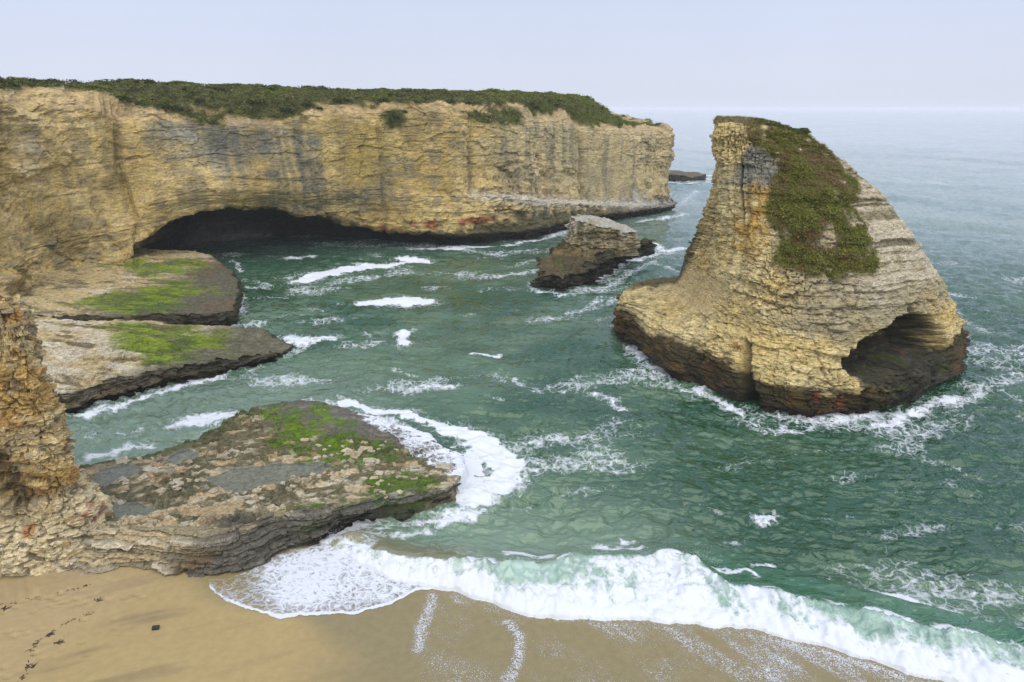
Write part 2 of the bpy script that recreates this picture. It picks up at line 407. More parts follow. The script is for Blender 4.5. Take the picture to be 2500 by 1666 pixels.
def hermite(xk, yk, x):
    """monotone cubic through (xk, yk[...,k]) along the first axis"""
    xk = np.asarray(xk, float); yk = np.asarray(yk, float)
    h = np.diff(xk); sh = (len(h),) + (1,) * (yk.ndim - 1)
    d = np.diff(yk, axis=0) / h.reshape(sh)
    m = np.zeros_like(yk); m[0] = d[0]; m[-1] = d[-1]
    same = d[:-1] * d[1:] > 0
    with np.errstate(divide='ignore', invalid='ignore'):
        hm = 2 / (1 / d[:-1] + 1 / d[1:])
    m[1:-1] = np.where(same, np.nan_to_num(hm), 0)
    i = np.clip(np.searchsorted(xk, x) - 1, 0, len(xk) - 2)
    sh2 = (len(x),) + (1,) * (yk.ndim - 1)
    t = ((x - xk[i]) / h[i]).reshape(sh2); hh = h[i].reshape(sh2)
    return ((2 * t ** 3 - 3 * t ** 2 + 1) * yk[i] + (t ** 3 - 2 * t ** 2 + t) * hh * m[i]
            + (-2 * t ** 3 + 3 * t ** 2) * yk[i + 1] + (t ** 3 - t ** 2) * hh * m[i + 1])

def tps(ctrl):
    """thin-plate height function through (x, y, z) control points"""
    C = np.array(ctrl, float); n = len(C)
    def U(r2): return np.where(r2 > 0, r2 * np.log(r2 + 1e-12), 0)
    D = (C[:, None, 0] - C[None, :, 0]) ** 2 + (C[:, None, 1] - C[None, :, 1]) ** 2
    A = np.zeros((n + 3, n + 3)); A[:n, :n] = U(D) + np.eye(n) * 0.5
    A[:n, n] = 1; A[:n, n + 1:] = C[:, :2]; A[n, :n] = 1; A[n + 1:, :n] = C[:, :2].T
    w = np.linalg.solve(A, np.r_[C[:, 2], 0, 0, 0])
    def f(X, Y):
        r = w[n] + w[n + 1] * X + w[n + 2] * Y
        for k in range(n):
            r = r + w[k] * U((X - C[k, 0]) ** 2 + (Y - C[k, 1]) ** 2)
        return r
    return f

# ------------------------------------------------------------------ mesh helpers
def tag(o, label=None, cat=None, group=None, kind=None):
    if label: o['label'] = label
    if cat: o['category'] = cat
    if group: o['group'] = group
    if kind: o['kind'] = kind
    return o

def link(name, me, mat=None, parent=None):
    o = bpy.data.objects.new(name, me)
    col.objects.link(o)
    if mat is not None and not me.materials: me.materials.append(mat)
    if parent is not None: o.parent = parent
    return o

def empty(name, loc=(0, 0, 0)):
    o = bpy.data.objects.new(name, None)
    o.location = loc; o.empty_display_size = 0.5
    col.objects.link(o)
    return o

def raw_mesh(name, V, F, colr=None, attrs=None, smooth=False):
    """V (n,3), F (m,3|4) arrays -> mesh with point colours and float attributes"""
    V = np.ascontiguousarray(V, np.float32); F = np.ascontiguousarray(F, np.int32)
    me = bpy.data.meshes.new(name)
    k = F.shape[1]
    me.vertices.add(len(V)); me.vertices.foreach_set('co', V.ravel())
    me.loops.add(F.size); me.loops.foreach_set('vertex_index', F.ravel())
    me.polygons.add(len(F)); me.polygons.foreach_set('loop_start', np.arange(0, F.size, k, dtype=np.int32))
    if smooth: me.polygons.foreach_set('use_smooth', np.ones(len(F), bool))
    else: me.polygons.foreach_set('use_smooth', np.zeros(len(F), bool))
    if colr is not None:
        a = me.attributes.new('tint', 'FLOAT_COLOR', 'POINT')
        c4 = np.ones((len(V), 4), np.float32); c4[:, :3] = np.clip(colr, 0, 1)
        a.data.foreach_set('color', c4.ravel())
    for nm, v in (attrs or {}).items():
        a = me.attributes.new(nm, 'FLOAT', 'POINT')
        a.data.foreach_set('value', np.ascontiguousarray(v, np.float32).ravel())
    me.update(calc_edges=True)
    return me

def grid_faces(ny, nx, closed=False, keep=None, flip=False):
    i = np.arange(ny * nx).reshape(ny, nx)
    if closed: i = np.concatenate([i, i[:, :1]], 1)
    F = np.stack([i[:-1, :-1], i[:-1, 1:], i[1:, 1:], i[1:, :-1]], -1)
    if flip: F = F[..., ::-1]
    F = F.reshape(-1, 4)
    if keep is not None: F = F[keep.ravel()]
    return F

def compact(V, F, *arrs):
    used = np.zeros(len(V), bool); used[F.ravel()] = True
    idx = np.cumsum(used) - 1
    return (V[used], idx[F]) + tuple(a[used] for a in arrs)

def grid_normals(P, closed=False):
    if closed:
        du = np.roll(P, -1, 1) - np.roll(P, 1, 1)
    else:
        du = np.gradient(P, axis=1)
    dv = np.gradient(P, axis=0)
    n = np.cross(du, dv)
    return n / (np.linalg.norm(n, axis=-1, keepdims=True) + 1e-9)

def mixc(c, rgb, m):
    m = np.clip(m, 0, 1)[..., None]
    return c * (1 - m) + np.array(rgb) * m

def blob(X, Y, Z, c, r, seed=0, rough=0.6, f=0.35):
    """soft noisy patch about a point; r = radii"""
    d = np.sqrt(((X - c[0]) / r[0]) ** 2 + ((Y - c[1]) / r[1]) ** 2 + ((Z - c[2]) / r[2]) ** 2)
    return sstep(1.15, .55, d + rough * fbm(X * f, Y * f, Z * f * 1.5, 3, seed))

# ------------------------------------------------------------------ materials
def nodes(name):
    m = bpy.data.materials.new(name); m.use_nodes = True
    n, l = m.node_tree.nodes, m.node_tree.links
    n.clear()
    o = n.new('ShaderNodeOutputMaterial')
    return m, n, l, o

def tex_noise(n, l, vec, scale, detail=4, rough=.55, dist=0.0):
    t = n.new('ShaderNodeTexNoise')
    t.inputs['Scale'].default_value = scale; t.inputs['Detail'].default_value = detail
    t.inputs['Roughness'].default_value = rough; t.inputs['Distortion'].default_value = dist
    l.new(vec, t.inputs['Vector'])
    return t.outputs['Fac']

def mrange(n, l, v, a, b, c, d):
    t = n.new('ShaderNodeMapRange')
    for k, x in zip(('From Min', 'From Max', 'To Min', 'To Max'), (a, b, c, d)): t.inputs[k].default_value = x
    l.new(v, t.inputs['Value'])
    return t.outputs['Result']

def math_(n, l, op, a, b):
    t = n.new('ShaderNodeMath'); t.operation = op
    for k, x in enumerate((a, b)):
        if isinstance(x, (int, float)): t.inputs[k].default_value = x
        else: l.new(x, t.inputs[k])
    return t.outputs[0]

def scaled(n, l, sc):
    tc = n.new('ShaderNodeTexCoord'); mp = n.new('ShaderNodeMapping')
    mp.inputs['Scale'].default_value = sc
    l.new(tc.outputs['Object'], mp.inputs['Vector'])
    return mp.outputs['Vector']

def rock_material(name, fine=3.0, bump=0.5, bed=(0.6, 0.6, 3.0), rough=0.92, spec=0.25, dist=0.25, con=1.0):
    m, n, l, o = nodes(name)
    b = n.new('ShaderNodeBsdfPrincipled')
    at = n.new('ShaderNodeAttribute'); at.attribute_name = 'tint'
    v1 = scaled(n, l, bed); v0 = scaled(n, l, (1, 1, 1))
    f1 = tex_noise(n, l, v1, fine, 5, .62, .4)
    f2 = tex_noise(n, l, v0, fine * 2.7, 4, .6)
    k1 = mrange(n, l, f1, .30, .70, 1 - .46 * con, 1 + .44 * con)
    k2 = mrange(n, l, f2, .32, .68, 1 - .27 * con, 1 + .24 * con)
    k = math_(n, l, 'MULTIPLY', k1, k2)  # strong tone swings paint in micro-shadow that the bump shows too weakly
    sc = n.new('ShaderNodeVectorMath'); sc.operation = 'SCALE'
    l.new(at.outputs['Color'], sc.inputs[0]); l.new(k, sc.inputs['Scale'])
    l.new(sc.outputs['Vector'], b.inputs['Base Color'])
    hh = math_(n, l, 'ADD', f1, math_(n, l, 'MULTIPLY', f2, .5))
    bp = n.new('ShaderNodeBump'); bp.inputs['Strength'].default_value = bump; bp.inputs['Distance'].default_value = dist
    l.new(hh, bp.inputs['Height']); l.new(bp.outputs['Normal'], b.inputs['Normal'])
    wa = n.new('ShaderNodeAttribute'); wa.attribute_name = 'wet'
    l.new(mrange(n, l, wa.outputs['Fac'], 0, 1, rough, .42), b.inputs['Roughness'])
    b.inputs['Specular IOR Level'].default_value = spec
    l.new(b.outputs['BSDF'], o.inputs['Surface'])
    return m

def leaf_material(name, var=.35, trans=.35):
    m, n, l, o = nodes(name)
    b = n.new('ShaderNodeBsdfPrincipled')
    at = n.new('ShaderNodeAttribute'); at.attribute_name = 'tint'
    f = tex_noise(n, l, scaled(n, l, (1, 1, 1)), 6.0, 2)
    k = mrange(n, l, f, .3, .7, 1 - var, 1 + var)
    sc = n.new('ShaderNodeVectorMath'); sc.operation = 'SCALE'
    l.new(at.outputs['Color'], sc.inputs[0]); l.new(k, sc.inputs['Scale'])
    l.new(sc.outputs['Vector'], b.inputs['Base Color'])
    b.inputs['Roughness'].default_value = .65
    b.inputs['Specular IOR Level'].default_value = .25
    tr = n.new('ShaderNodeBsdfTranslucent'); l.new(sc.outputs['Vector'], tr.inputs['Color'])
    mx = n.new('ShaderNodeMixShader'); mx.inputs[0].default_value = trans
    l.new(b.outputs['BSDF'], mx.inputs[1]); l.new(tr.outputs['BSDF'], mx.inputs[2])
    l.new(mx.outputs['Shader'], o.inputs['Surface'])
    return m

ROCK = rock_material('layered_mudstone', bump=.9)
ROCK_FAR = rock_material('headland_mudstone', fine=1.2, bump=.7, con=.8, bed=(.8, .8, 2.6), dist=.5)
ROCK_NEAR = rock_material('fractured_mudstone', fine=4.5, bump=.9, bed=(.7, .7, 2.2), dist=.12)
LEAF = leaf_material('scrub_leaves')

TAN = (.64, .465, .155); PALE = (.70, .57, .28); GREY = (.25, .25, .20); DARK = (.035, .030, .018)
OCHRE = (.42, .25, .06); RUST = (.36, .14, .05); WHITE = (.62, .60, .53); OLIVE = (.13, .115, .045); ALGAE = (.13, .24, .012)

# ------------------------------------------------------------------ the fin-shaped sea stack
def make_fin():
    zk = np.array(sorted(FIN_SLICES)); n = 15
    cp = np.concatenate([np.arange(-1.0, 10.3, 1 / 47), np.arange(10.3, 14.0, 1 / 8)])
    i = np.floor(cp).astype(int); t = (cp - i)[:, None]
    sl = []
    for z in zk:
        P = np.array(FIN_SLICES[z])
        a, b, c, d = (P[(i + k) % n] for k in (-1, 0, 1, 2))
        sl.append(0.5 * (2 * b + (c - a) * t + (2 * a - 5 * b + 4 * c - d) * t ** 2 + (3 * b - a - 3 * c + d) * t ** 3))
    sl = np.array(sl)
    zr = np.concatenate([np.arange(-1.4, 9.2, .082), np.arange(9.2, 25.5, .105), [25.5]])
    XY = hermite(zk, sl, zr)
    ny, nx = len(zr), len(cp)
    P = np.concatenate([XY, np.broadcast_to(zr[:, None, None], (ny, nx, 1))], -1)
    C = np.broadcast_to(cp, (ny, nx)); Z = P[..., 2].copy()
    ref = XY[np.searchsorted(zr, 9.0)]
    s1 = np.r_[0, np.cumsum(np.hypot(*np.diff(ref, axis=0).T))]
    S = np.broadcast_to(s1, (ny, nx))
    N = grid_normals(P, True)
    ctr = P.mean(1, keepdims=True)
    if ((P - ctr) * N).sum(-1)[:, :400].mean() < 0: N = -N
    NH = N.copy(); NH[..., 2] *= .35
    NH /= np.linalg.norm(NH, axis=-1, keepdims=True)
    X, Y = P[..., 0], P[..., 1]
    # bedding dips gently; warp it
    zb = Z + .05 * (X - 25) + .35 * fbm(X * .12, Y * .12, Z * .1, 3, 21)
    sw = S + 1.2 * fbm(X * .25, Y * .25, Z * .35, 3, 31)
    v1, l1, e1 = blocks(sw, zb + .25 * fbm(X * .5, Y * .5, Z * .3, 3, 23), .62, 2.4, 3)
    v2, l2, e2 = blocks(sw + .3 * l1, zb, .21, .8, 9)
    q1, g1 = facet(sw * .75, Y * .35, zb * 1.5, 25)
    q2, g2 = facet(sw * 1.9 + 7, Y * .8, zb * 3.4, 27)
    jn = sstep(-.35, .45, fbm(X * .3, Y * .3, Z * .35, 3, 29))
    smz = .65 + .7 * sstep(-.35, .45, fbm(X * .13, Y * .13, Z * .16, 3, 30))
    talus = sstep(10.5, 8.5, Z) * sstep(5.6, 6.4, Z) * sstep(3.6, 2.4, C)
    _, l3, e3 = blocks(S, zb, 1.9, 900.0, 45)
    right = sstep(6.2, 7.6, C) * sstep(8.5, 10.5, Z)
    big = fbm(X * .16, Y * .16, Z * .13, 4, 41)
    mid = fbm(X * .6, Y * .6, Z * .9, 4, 51)
    colm = fbm(S * .45, Y * .0, Z * .045, 3, 61) * sstep(5.5, 4.0, C) * sstep(9, 12, Z)      # vertical ribs on the pale face
    amp = (1 - .8 * talus) * smz
    d = (.55 * big + (1 - talus) * (1 - .6 * right) * (.34 * (l3 - .5) - .22 * (1 - sstep(0, .12, e3)) * sstep(-.4, .3, mid)) + amp * (.16 * jn * (v1 - .5) + (l1 - .5) * (.18 + .12 * jn + .28 * right) + .08 * jn * (v2 - .5) + .10 * (l2 - .5) * (.4 + 2.6 * right)
         + (.22 * q1 + .12 * q2) * (1 - .6 * right) - .12 * (1 - sstep(0, .14, g1)) - .08 * (1 - sstep(0, .2, g2)) - .12 * jn * (1 - sstep(0, .08, e1)) + .24 * mid) + .75 * colm)
    d *= sstep(25.6, 24.0, Z) * .85 + .15
    # sea-worn overhang at the foot, tall crack, right-hand cave
    d -= .9 * sstep(1.3, .2, Z) * (1 + .5 * fbm(S * .3, S * 0, Z * .5, 2, 71))
    ck = np.exp(-((S - np.interp(4.38, cp, s1) + .25 * (Z - 3) * .25 + .25 * fbm(S * 0, Z * .6, Z * 0, 2, 73)) / (.26 + .07 * (5.6 - Z))) ** 2) * sstep(6.0, 5.2, Z)
    d -= 5.0 * ck
    ck2 = np.exp(-((S - np.interp(3.1, cp, s1) + .3 * fbm(S * 0, Z * .3, Z * 0, 2, 74)) / .28) ** 2) * sstep(14, 16, Z) * sstep(23, 21, Z)
    d -= .8 * ck2
    cw = C + .22 * fbm(X * .4, Y * .4, Z * .4, 4, 75) + .12 * q1
    zt = np.interp(cw, [6.2, 6.6, 7.0, 7.4, 7.8, 8.15, 8.45, 8.8], [4.6, 5.6, 6.6, 7.4, 8.2, 8.3, 7.2, 5.6]) + .3 * fbm(X * .5, Y * .5, Z * .2, 3, 76)
    lsh = .24 * np.clip(5.2 - Z, 0, 3.2)
    lat = sstep(6.15, 6.7, cw - lsh) * sstep(8.8, 8.3, cw)
    prof = sstep(0, .75, zt - Z) * sstep(2.9, 5.3, Z + .3 * mid + .25 * q1)
    cave = lat * prof
    d -= cave * (4.6 + .5 * big - .9 * mid - .5 * q1 - .25 * q2) - .12 * cave
    # small hollow left of the cave and the niche with fallen blocks
    P = P + NH * d[..., None]
    P[..., 2] -= 1.15 * sstep(24.5, 32.0, P[..., 0]) * sstep(19.0, 25.0, P[..., 2])
    # cap
    rim = P[-1]; cen = np.stack([np.interp(np.linspace(0, 1, nx), [0, 1], [0, 0])] * 3, 1)
    a0, a1 = np.array([22.1, 77.2]), np.array([31.0, 75.7])
    ax = a1 - a0; tt = np.clip(((rim[:, :2] - a0) @ ax) / (ax @ ax), .02, .98)
    cen[:, :2] = a0 + tt[:, None] * ax; cen[:, 2] = 26.15 - .3 * tt ** 2 - 1.15 * sstep(24.5, 32.0, cen[:, 0])
    caps = [rim + (cen - rim) * q for q in (.2, .4, .6, .8, 1.0)]
    caps = [np.concatenate([c[:, :2], (rim[:, 2:] + (c[:, 2:] - rim[:, 2:]) * 1.0) + .12 * fbm(c[:, 0] * .9, c[:, 1] * .9, c[:, 0] * 0, 2, 77)[:, None]], 1) for c in caps]
    # colours of the rock itself
    X, Y, Z = P[..., 0], P[..., 1], P[..., 2]
    n1 = fbm(X * .22, Y * .22, Z * .3, 4, 81); n2 = fbm(X * .9, Y * .9, Z * 2.2, 4, 91)
    c = np.broadcast_to(np.array(TAN), P.shape).copy()
    c = mixc(c, PALE, .5 + .5 * n1 + .5 * n2)
    c = mixc(c, (.40, .33, .17), sstep(.05, .5, -n2 + .4 * n1) * .7)
    greyz = sstep(4.6, 5.8, C + .5 * n1) * sstep(6.0, 8.0, Z + n1) * sstep(25, 20, Z) * (.75 + .3 * n2)
    c = mixc(c, (.27, .25, .19), greyz * .8)
    c = mixc(c, (.19, .195, .17), blob(X, Y, Z, PTS['fin_grey'], (2.8, 4, 3.2), 5) * .85)
    c = mixc(c, (.60, .52, .37), right * sstep(.3, .7, .6 * l1 + .4 * l2 + .3 * n2) * .85)
    c = mixc(c, (.17, .145, .095), right * sstep(.45, .2, .6 * l1 + .4 * l2 + .2 * n2) * .8)
    for k, (p, r) in enumerate((('fin_och1', (1.3, 3, 2.0)), ('fin_och2', (1.0, 3, 1.8)), ('fin_och3', (.8, 3, 2.4)))):
        c = mixc(c, (.46, .27, .055), blob(X, Y, Z, PTS[p], r, 15 + k, .8, .9) * .75)
    c = mixc(c, (.50, .375, .175), talus * .8)
    # dark, algae-stained tide zone; cave shade put into the rock colour
    zd = np.interp(C, [-1, 0, 1.2, 3.2, 4.4, 5.5, 6.3, 7.0, 8.5, 9.6, 11], [3.6, 3.4, 3.1, 3.4, 3.4, 2.3, 2.2, 2.9, 4.2, 3.8, 3]) + 1.1 * n1 + .45 * n2
    dk = sstep(.5, -.4, Z - zd)
    c = mixc(c, (.050, .038, .016), dk * .97)
    c = mixc(c, DARK, sstep(.3, -.7, Z - zd * .5))
    c = mixc(c, (.20, .11, .03), dk * sstep(.45, .8, vnoise(X * .7, Y * .7, Z * 1.2, 17)) * .4)
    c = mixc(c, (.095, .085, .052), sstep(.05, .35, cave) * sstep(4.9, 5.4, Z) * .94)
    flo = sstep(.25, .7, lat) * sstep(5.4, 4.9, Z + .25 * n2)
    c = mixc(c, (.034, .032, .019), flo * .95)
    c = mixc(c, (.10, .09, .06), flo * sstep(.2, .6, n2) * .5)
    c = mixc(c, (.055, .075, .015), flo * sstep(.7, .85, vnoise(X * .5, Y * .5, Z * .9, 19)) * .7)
    for k, p in enumerate(('fin_red1', 'fin_red2', 'fin_red3', 'fin_red4')):
        c = mixc(c, (.30, .085, .035), blob(X, Y, Z, PTS[p], (.45, 2.5, .6), 55 + k, .9, 1.1) * .55)
    # darker along the joints
    c = c * (1 - .25 * amp * (1 - sstep(0, .12, g1)) - .18 * amp * (1 - sstep(0, .14, g2)) - .15 * amp * jn * (1 - sstep(0, .06, e1)))[..., None]
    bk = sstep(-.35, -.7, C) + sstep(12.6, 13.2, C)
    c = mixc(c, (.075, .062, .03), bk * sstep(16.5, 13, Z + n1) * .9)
    # planted slope: soil colour under the mat
    lo = np.interp(Z, [11.6, 12.4, 13, 15, 17, 19, 21, 23, 24.4, 25.6], [6.0, 5.3, 5.1, 4.95, 4.5, 4.6, 4.85, 4.6, 3.7, 3.0])
    hi = np.interp(Z, [11.6, 12.4, 13, 15, 17, 19, 21, 23, 24.4, 25.6], [7.1, 7.5, 7.5, 7.6, 7.8, 8.2, 8.6, 8.85, 9.1, 9.4])
    wig = .35 * fbm(X * .5, Y * .5, Z * .5, 4, 101)
    veg = sstep(-.1, .12, C - lo + wig) * sstep(-.1, .12, hi - C + wig) * sstep(11.6, 12.1, Z + wig)
    bare = np.maximum.reduce([blob(X, Y, Z, PTS[p], r, 40 + k, .9, .8) for k, (p, r) in enumerate((
        ('fin_bare1', (1.3, 3, .8)), ('fin_bare2', (1.6, 3, .7)), ('fin_bare3', (.7, 3, 2.2)), ('fin_bare4', (.9, 3, 1.3)), ('fin_bare5', (.6, 3, 1.0))))])
    veg = veg * (1 - bare) * sstep(-.75, -.28, fbm(X * .8, Y * .8, Z * .8, 3, 103))
    c = mixc(c, (.15, .12, .05), veg * .9)
    wet = np.clip(sstep(.3, -.7, Z - zd * .5), 0, 1)
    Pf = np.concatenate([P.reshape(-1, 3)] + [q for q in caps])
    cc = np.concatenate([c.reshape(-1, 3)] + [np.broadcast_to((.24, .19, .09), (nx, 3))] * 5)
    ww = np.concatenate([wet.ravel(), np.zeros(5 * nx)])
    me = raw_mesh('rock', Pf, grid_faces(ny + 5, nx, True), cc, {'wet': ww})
    root = tag(empty('fin_rock', (28, 72, 0)), 'tall fin-shaped sea stack with green planted slope and small cave', 'sea stack')
    o = link('rock', me, ROCK, root); o.matrix_parent_inverse = root.matrix_basis.inverted()
    capv = np.concatenate(caps[:4])
    return root, P, N, veg, C, capv

# ------------------------------------------------------------------ the headland: stations along its foot
#   x, y, cave depth, cave height, ledge z, ledge depth, rim z, top z, lower-edge-of-scrub z
HEAD = [
 (-100, 60, 0, 1.5, 7, 0, 28.0, 30.9, 28.2), (-82, 75, 0, 1.5, 7, 0, 28.4, 30.9, 28.6), (-71.5, 87, 0, 1.5, 7, -.3, 28.8, 30.9, 29),
 (-71.2, 95.5, 0, 1.5, 7, 0, 28.8, 31.0, 29), (-71.5, 102.5, 0, 1.5, 7, 0, 28.6, 31.0, 28.9), (-70.5, 108.5, 0, 1.6, 7, 0, 28.2, 31.0, 28.8),
 (-66.8, 113.2, 0, 2.2, 7, 0, 27.6, 31.0, 28.6), (-62.5, 116.3, 10, 5.6, 9, .2, 26.5, 31.0, 27.0), (-57, 119.5, 22, 8.0, 11.5, .4, 26.2, 30.9, 26.4),
 (-51, 123, 27, 9.0, 12.0, .6, 25.6, 30.8, 25.9), (-44, 127, 26, 8.4, 11.5, .6, 25.4, 30.7, 25.6), (-37, 131, 22, 6.6, 10.5, .5, 26.4, 30.6, 26.6),
 (-30, 134.6, 15, 4.6, 10, .5, 27.4, 30.5, 28), (-22, 136.8, 8, 3.3, 10, .6, 27.4, 30.4, 28), (-13, 138.2, 4, 2.4, 10.2, 1.2, 27.2, 30.4, 27.8),
 (-4, 142.6, 1.5, 1.8, 9.6, 2.6, 26.8, 30.3, 27.6), (6, 150, .4, 1.5, 7.6, 3.2, 26.0, 30.3, 26.6), (16, 163, .4, 1.5, 5.4, 3.0, 25.2, 30.4, 25.6),
 (25, 170.5, .4, 1.3, 4.2, 2.6, 23.4, 29.4, 24.0), (33, 177, .3, 1.1, 3.3, 2.4, 22.4, 25.2, 22.9), (41.6, 184.8, .3, 1.0, 2.4, 2.2, 21.8, 23.0, 22.4),
 (46.0, 193, .3, 1.0, 2.4, 2, 21.8, 22.8, 23), (45, 210, 0, 1, 2.4, 1, 22, 24, 24), (32, 236, 0, 1, 3, 1, 24, 28, 28), (-10, 262, 0, 1, 3, 1, 26, 30, 30)]

def make_headland():
    st = np.array(HEAD, float)
    base, q = smooth_path(np.c_[st[:, :2], np.arange(len(st))], .28)
    base, q = base[base[:, 2] > 1.0], q[base[:, 2] > 1.0]
    base, q = base[base[:, 2] < 22.4], q[base[:, 2] < 22.4]
    t = base[:, 2]
    par = hermite(np.arange(len(st)), st[:, 2:], np.clip(t, 0, len(st) - 1))
    cd, za, zl, led, rim, top, vz = par.T
    # frame along the path
    k = 9
    pad = np.pad(base[:, :2], ((k, k), (0, 0)), 'edge')
    tg = pad[2 * k:] - pad[:-2 * k]
    tg /= np.linalg.norm(tg, axis=1, keepdims=True) + 1e-9
    ker = np.ones(41) / 41
    tg = np.stack([np.convolve(np.pad(tg[:, j], 20, 'edge'), ker, 'valid') for j in (0, 1)], 1)
    tg /= np.linalg.norm(tg, axis=1, keepdims=True)
    nrm = np.stack([tg[:, 1], -tg[:, 0]], 1)                # towards the cove
    o = np.ones_like(q)
    bul = np.interp(q, q[[np.abs(t - a).argmin() for a in (0, 1.2, 2, 2.8, 3.6, 24)]], [0, 1.5, 4.5, 3.2, .3, 0])
    cv = sstep(2, 20, cd)
    prof = [(-cd - .6, -1.5 * o), (-cd - .9, .2 * o), (-cd * .98 - .5, .25 + za * .35), (-cd * .86, za * .62), (-cd * .40, za * .90), (.5 + bul * .6 - 1.9 * cv, za + .7),
            (.35 + bul - .2 * cv, zl * .55 + .45 * za + .3), (.1 + bul * .5 + 1.5 * cv, zl + .3 + 1.4 * cv), (-led + 1.9 * cv, zl + .7 + 2.8 * cv), (-led - .5 + .9 * cv, (zl + 21) / 2 + 1.2 * cv), (-led - .4, 21 * o * np.clip(rim / 26, .8, 1)), (-led - 1.2, rim - 1.2),
            (-led - 3.0, rim), (-led - 7.5, top - .9), (-led - 13, top), (-led - 40, top + .2)]
    PD = np.array([p[0] for p in prof]); PZ = np.array([p[1] for p in prof])        # (K, n)
    cnt = [3, 3, 7, 9, 12, 12, 20, 14, 12, 32, 28, 28, 16, 12, 8, 3]
    kk = np.arange(len(prof)); u = np.concatenate([np.linspace(i, i + 1, c, endpoint=False) for i, c in enumerate(cnt[:-1])] + [[len(prof) - 1]])
    D = hermite(kk, PD, u); Z = hermite(kk, PZ, u)
    inl = np.array([-.55, .835])
    w = sstep(11, 14, u)[:, None, None]
    dirs = -(nrm[None] * (1 - w) + (-inl) * w)
    dirs = -dirs
    dirs /= np.linalg.norm(dirs, axis=-1, keepdims=True)
    P = np.concatenate([base[None, :, :2] + dirs * D[..., None], Z[..., None]], -1)
    ny, nx = Z.shape
    U = np.broadcast_to(u[:, None], Z.shape); S = np.broadcast_to(q, Z.shape); T = np.broadcast_to(t, Z.shape)
    N = grid_normals(P)
    mid_row = ny // 2
    if (N[mid_row, :, :2] * nrm).sum(-1).mean() < 0: N = -N
    NH = N.copy(); NH[..., 2] *= .5; NH /= np.linalg.norm(NH, axis=-1, keepdims=True)
    X, Y = P[..., 0], P[..., 1]
    leftw = sstep(7.2, 6.2, T)
    zb = Z + .045 * (X + 20) * sstep(5, 9, T) + .6 * fbm(X * .05, Y * .05, Z * .06, 3, 121)
    sw = S + 2.0 * fbm(X * .12, Y * .12, Z * .2, 3, 131)
    v1, l1, e1 = blocks(sw, zb + .7 * fbm(X * .2, Y * .2, Z * .15, 3, 123), 1.25, 5.5, 13)
    v2, l2, e2 = blocks(sw + .4 * l1, zb + .25 * fbm(X * .4, Y * .4, Z * .3, 2, 125), .48, 2.0, 19)
    q1, g1 = facet(sw * .26 + .25 * Z * sstep(7.2, 6.2, T) * .26, Y * .1, zb * .42, 127)
    q2, g2 = facet(sw * .75 + 5, Y * .3, zb * 1.25, 129)
    jn = sstep(-.3, .5, fbm(X * .11, Y * .11, Z * .14, 3, 133))
    smz = .55 + .85 * sstep(-.3, .5, fbm(X * .05, Y * .05, Z * .08, 3, 135))
    big = fbm(X * .055, Y * .055, Z * .05, 4, 141)
    mid = fbm(X * .3, Y * .3, Z * .42, 4, 151)
    ver = fbm(S * .22 + .25 * Z * leftw, S * 0, Z * .03, 4, 161)
    face = sstep(5, 6, U) * sstep(12.8, 11.5, U)
    d = 1.7 * big * sstep(14, 11, U) + face * (jn * (.34 * (v1 - .5) + .24 * (l1 - .5) + .2 * (v2 - .5) + .14 * (l2 - .5) - .18 * (1 - sstep(0, .16, e1))) + .07 * (l2 - .5)
        + smz * (.50 * q1 + .24 * q2 - .10 * (1 - sstep(0, .10, g1)) - .08 * (1 - sstep(0, .18, g2))) + .62 * mid + 1.0 * ver * (.5 + .7 * leftw)) + (1 - face) * (.55 * mid + .35 * q1 + .2 * q2)
    # scoured patches where slabs came away: smooth shallow hollows
    sc = sstep(.5, .62, vnoise2(S * .055, Z * .09, 171) + .1 * mid) * face
    d = d * (1 - .6 * sc) - sc * .6
    _, l3, e3 = blocks(S, zb, 3.6, 2000.0, 173)
    d += face * (.5 * (l3 - .5) - .28 * (1 - sstep(0, .22, e3)) * sstep(-.1, .5, mid + .4 * big))
    # clefts in the face
    for tt, wd, dp, z0, z1 in ((6.65, .5, 1.2, 0, 24), (17.35, .7, 1.6, 4, 24), (14.7, .5, .9, 8, 27), (3.0, .8, 1.5, 0, 14), (16.4, .6, 1.6, 0, 6.5), (12.6, .4, .7, 4, 24)):
        s0 = np.interp(tt, t, q)
        g = np.exp(-((S - s0 + .6 * fbm(Z * .12, Z * 0, Z * 0 + tt, 3, 181)) / wd) ** 2) * sstep(z0 - 1, z0 + 1, Z) * sstep(z1 + 1, z1 - 2, Z)
        d -= dp * g
    # soft soil above the rock rim erodes into gullies
    soil = sstep(10.6, 11.4, U) * sstep(13.4, 12.4, U)
    d += soil * (.8 * fbm(S * .35, S * 0, Z * .12, 4, 191) - .15)
    P = P + NH * d[..., None]
    X, Y, Z = P[..., 0], P[..., 1], P[..., 2]
    # rolling top
    P[..., 2] += sstep(12.5, 13.5, U) * .45 * fbm(X * .12, Y * .12, X * 0, 3, 195)
    # ---- colours
    n1 = fbm(X * .07, Y * .07, Z * .1, 4, 201); n2 = fbm(X * .35, Y * .35, Z * .9, 4, 211); n3 = fbm(X * .15, Y * .15, Z * .16, 4, 221)
    strk = fbm(S * .8, S * 0, Z * .06, 4, 231)
    fst = fbm(S * 2.2 + .4 * n2, S * 0, Z * .12, 3, 233)
    c = np.broadcast_to(np.array((.56, .40, .135)), P.shape).copy()
    c = mixc(c, (.64, .50, .24), .34 + .8 * n2)
    c = mixc(c, (.40, .28, .085), sstep(-.05, .55, n3) * .7)
    c = mixc(c, (.22, .165, .065), sstep(.1, .6, fbm(X * .2, Y * .2, Z * .12, 4, 225) + .3 * n2) * .7)
    c = mixc(c, (.25, .215, .14), sstep(.1, .65, -n2 + .6 * strk) * .65)
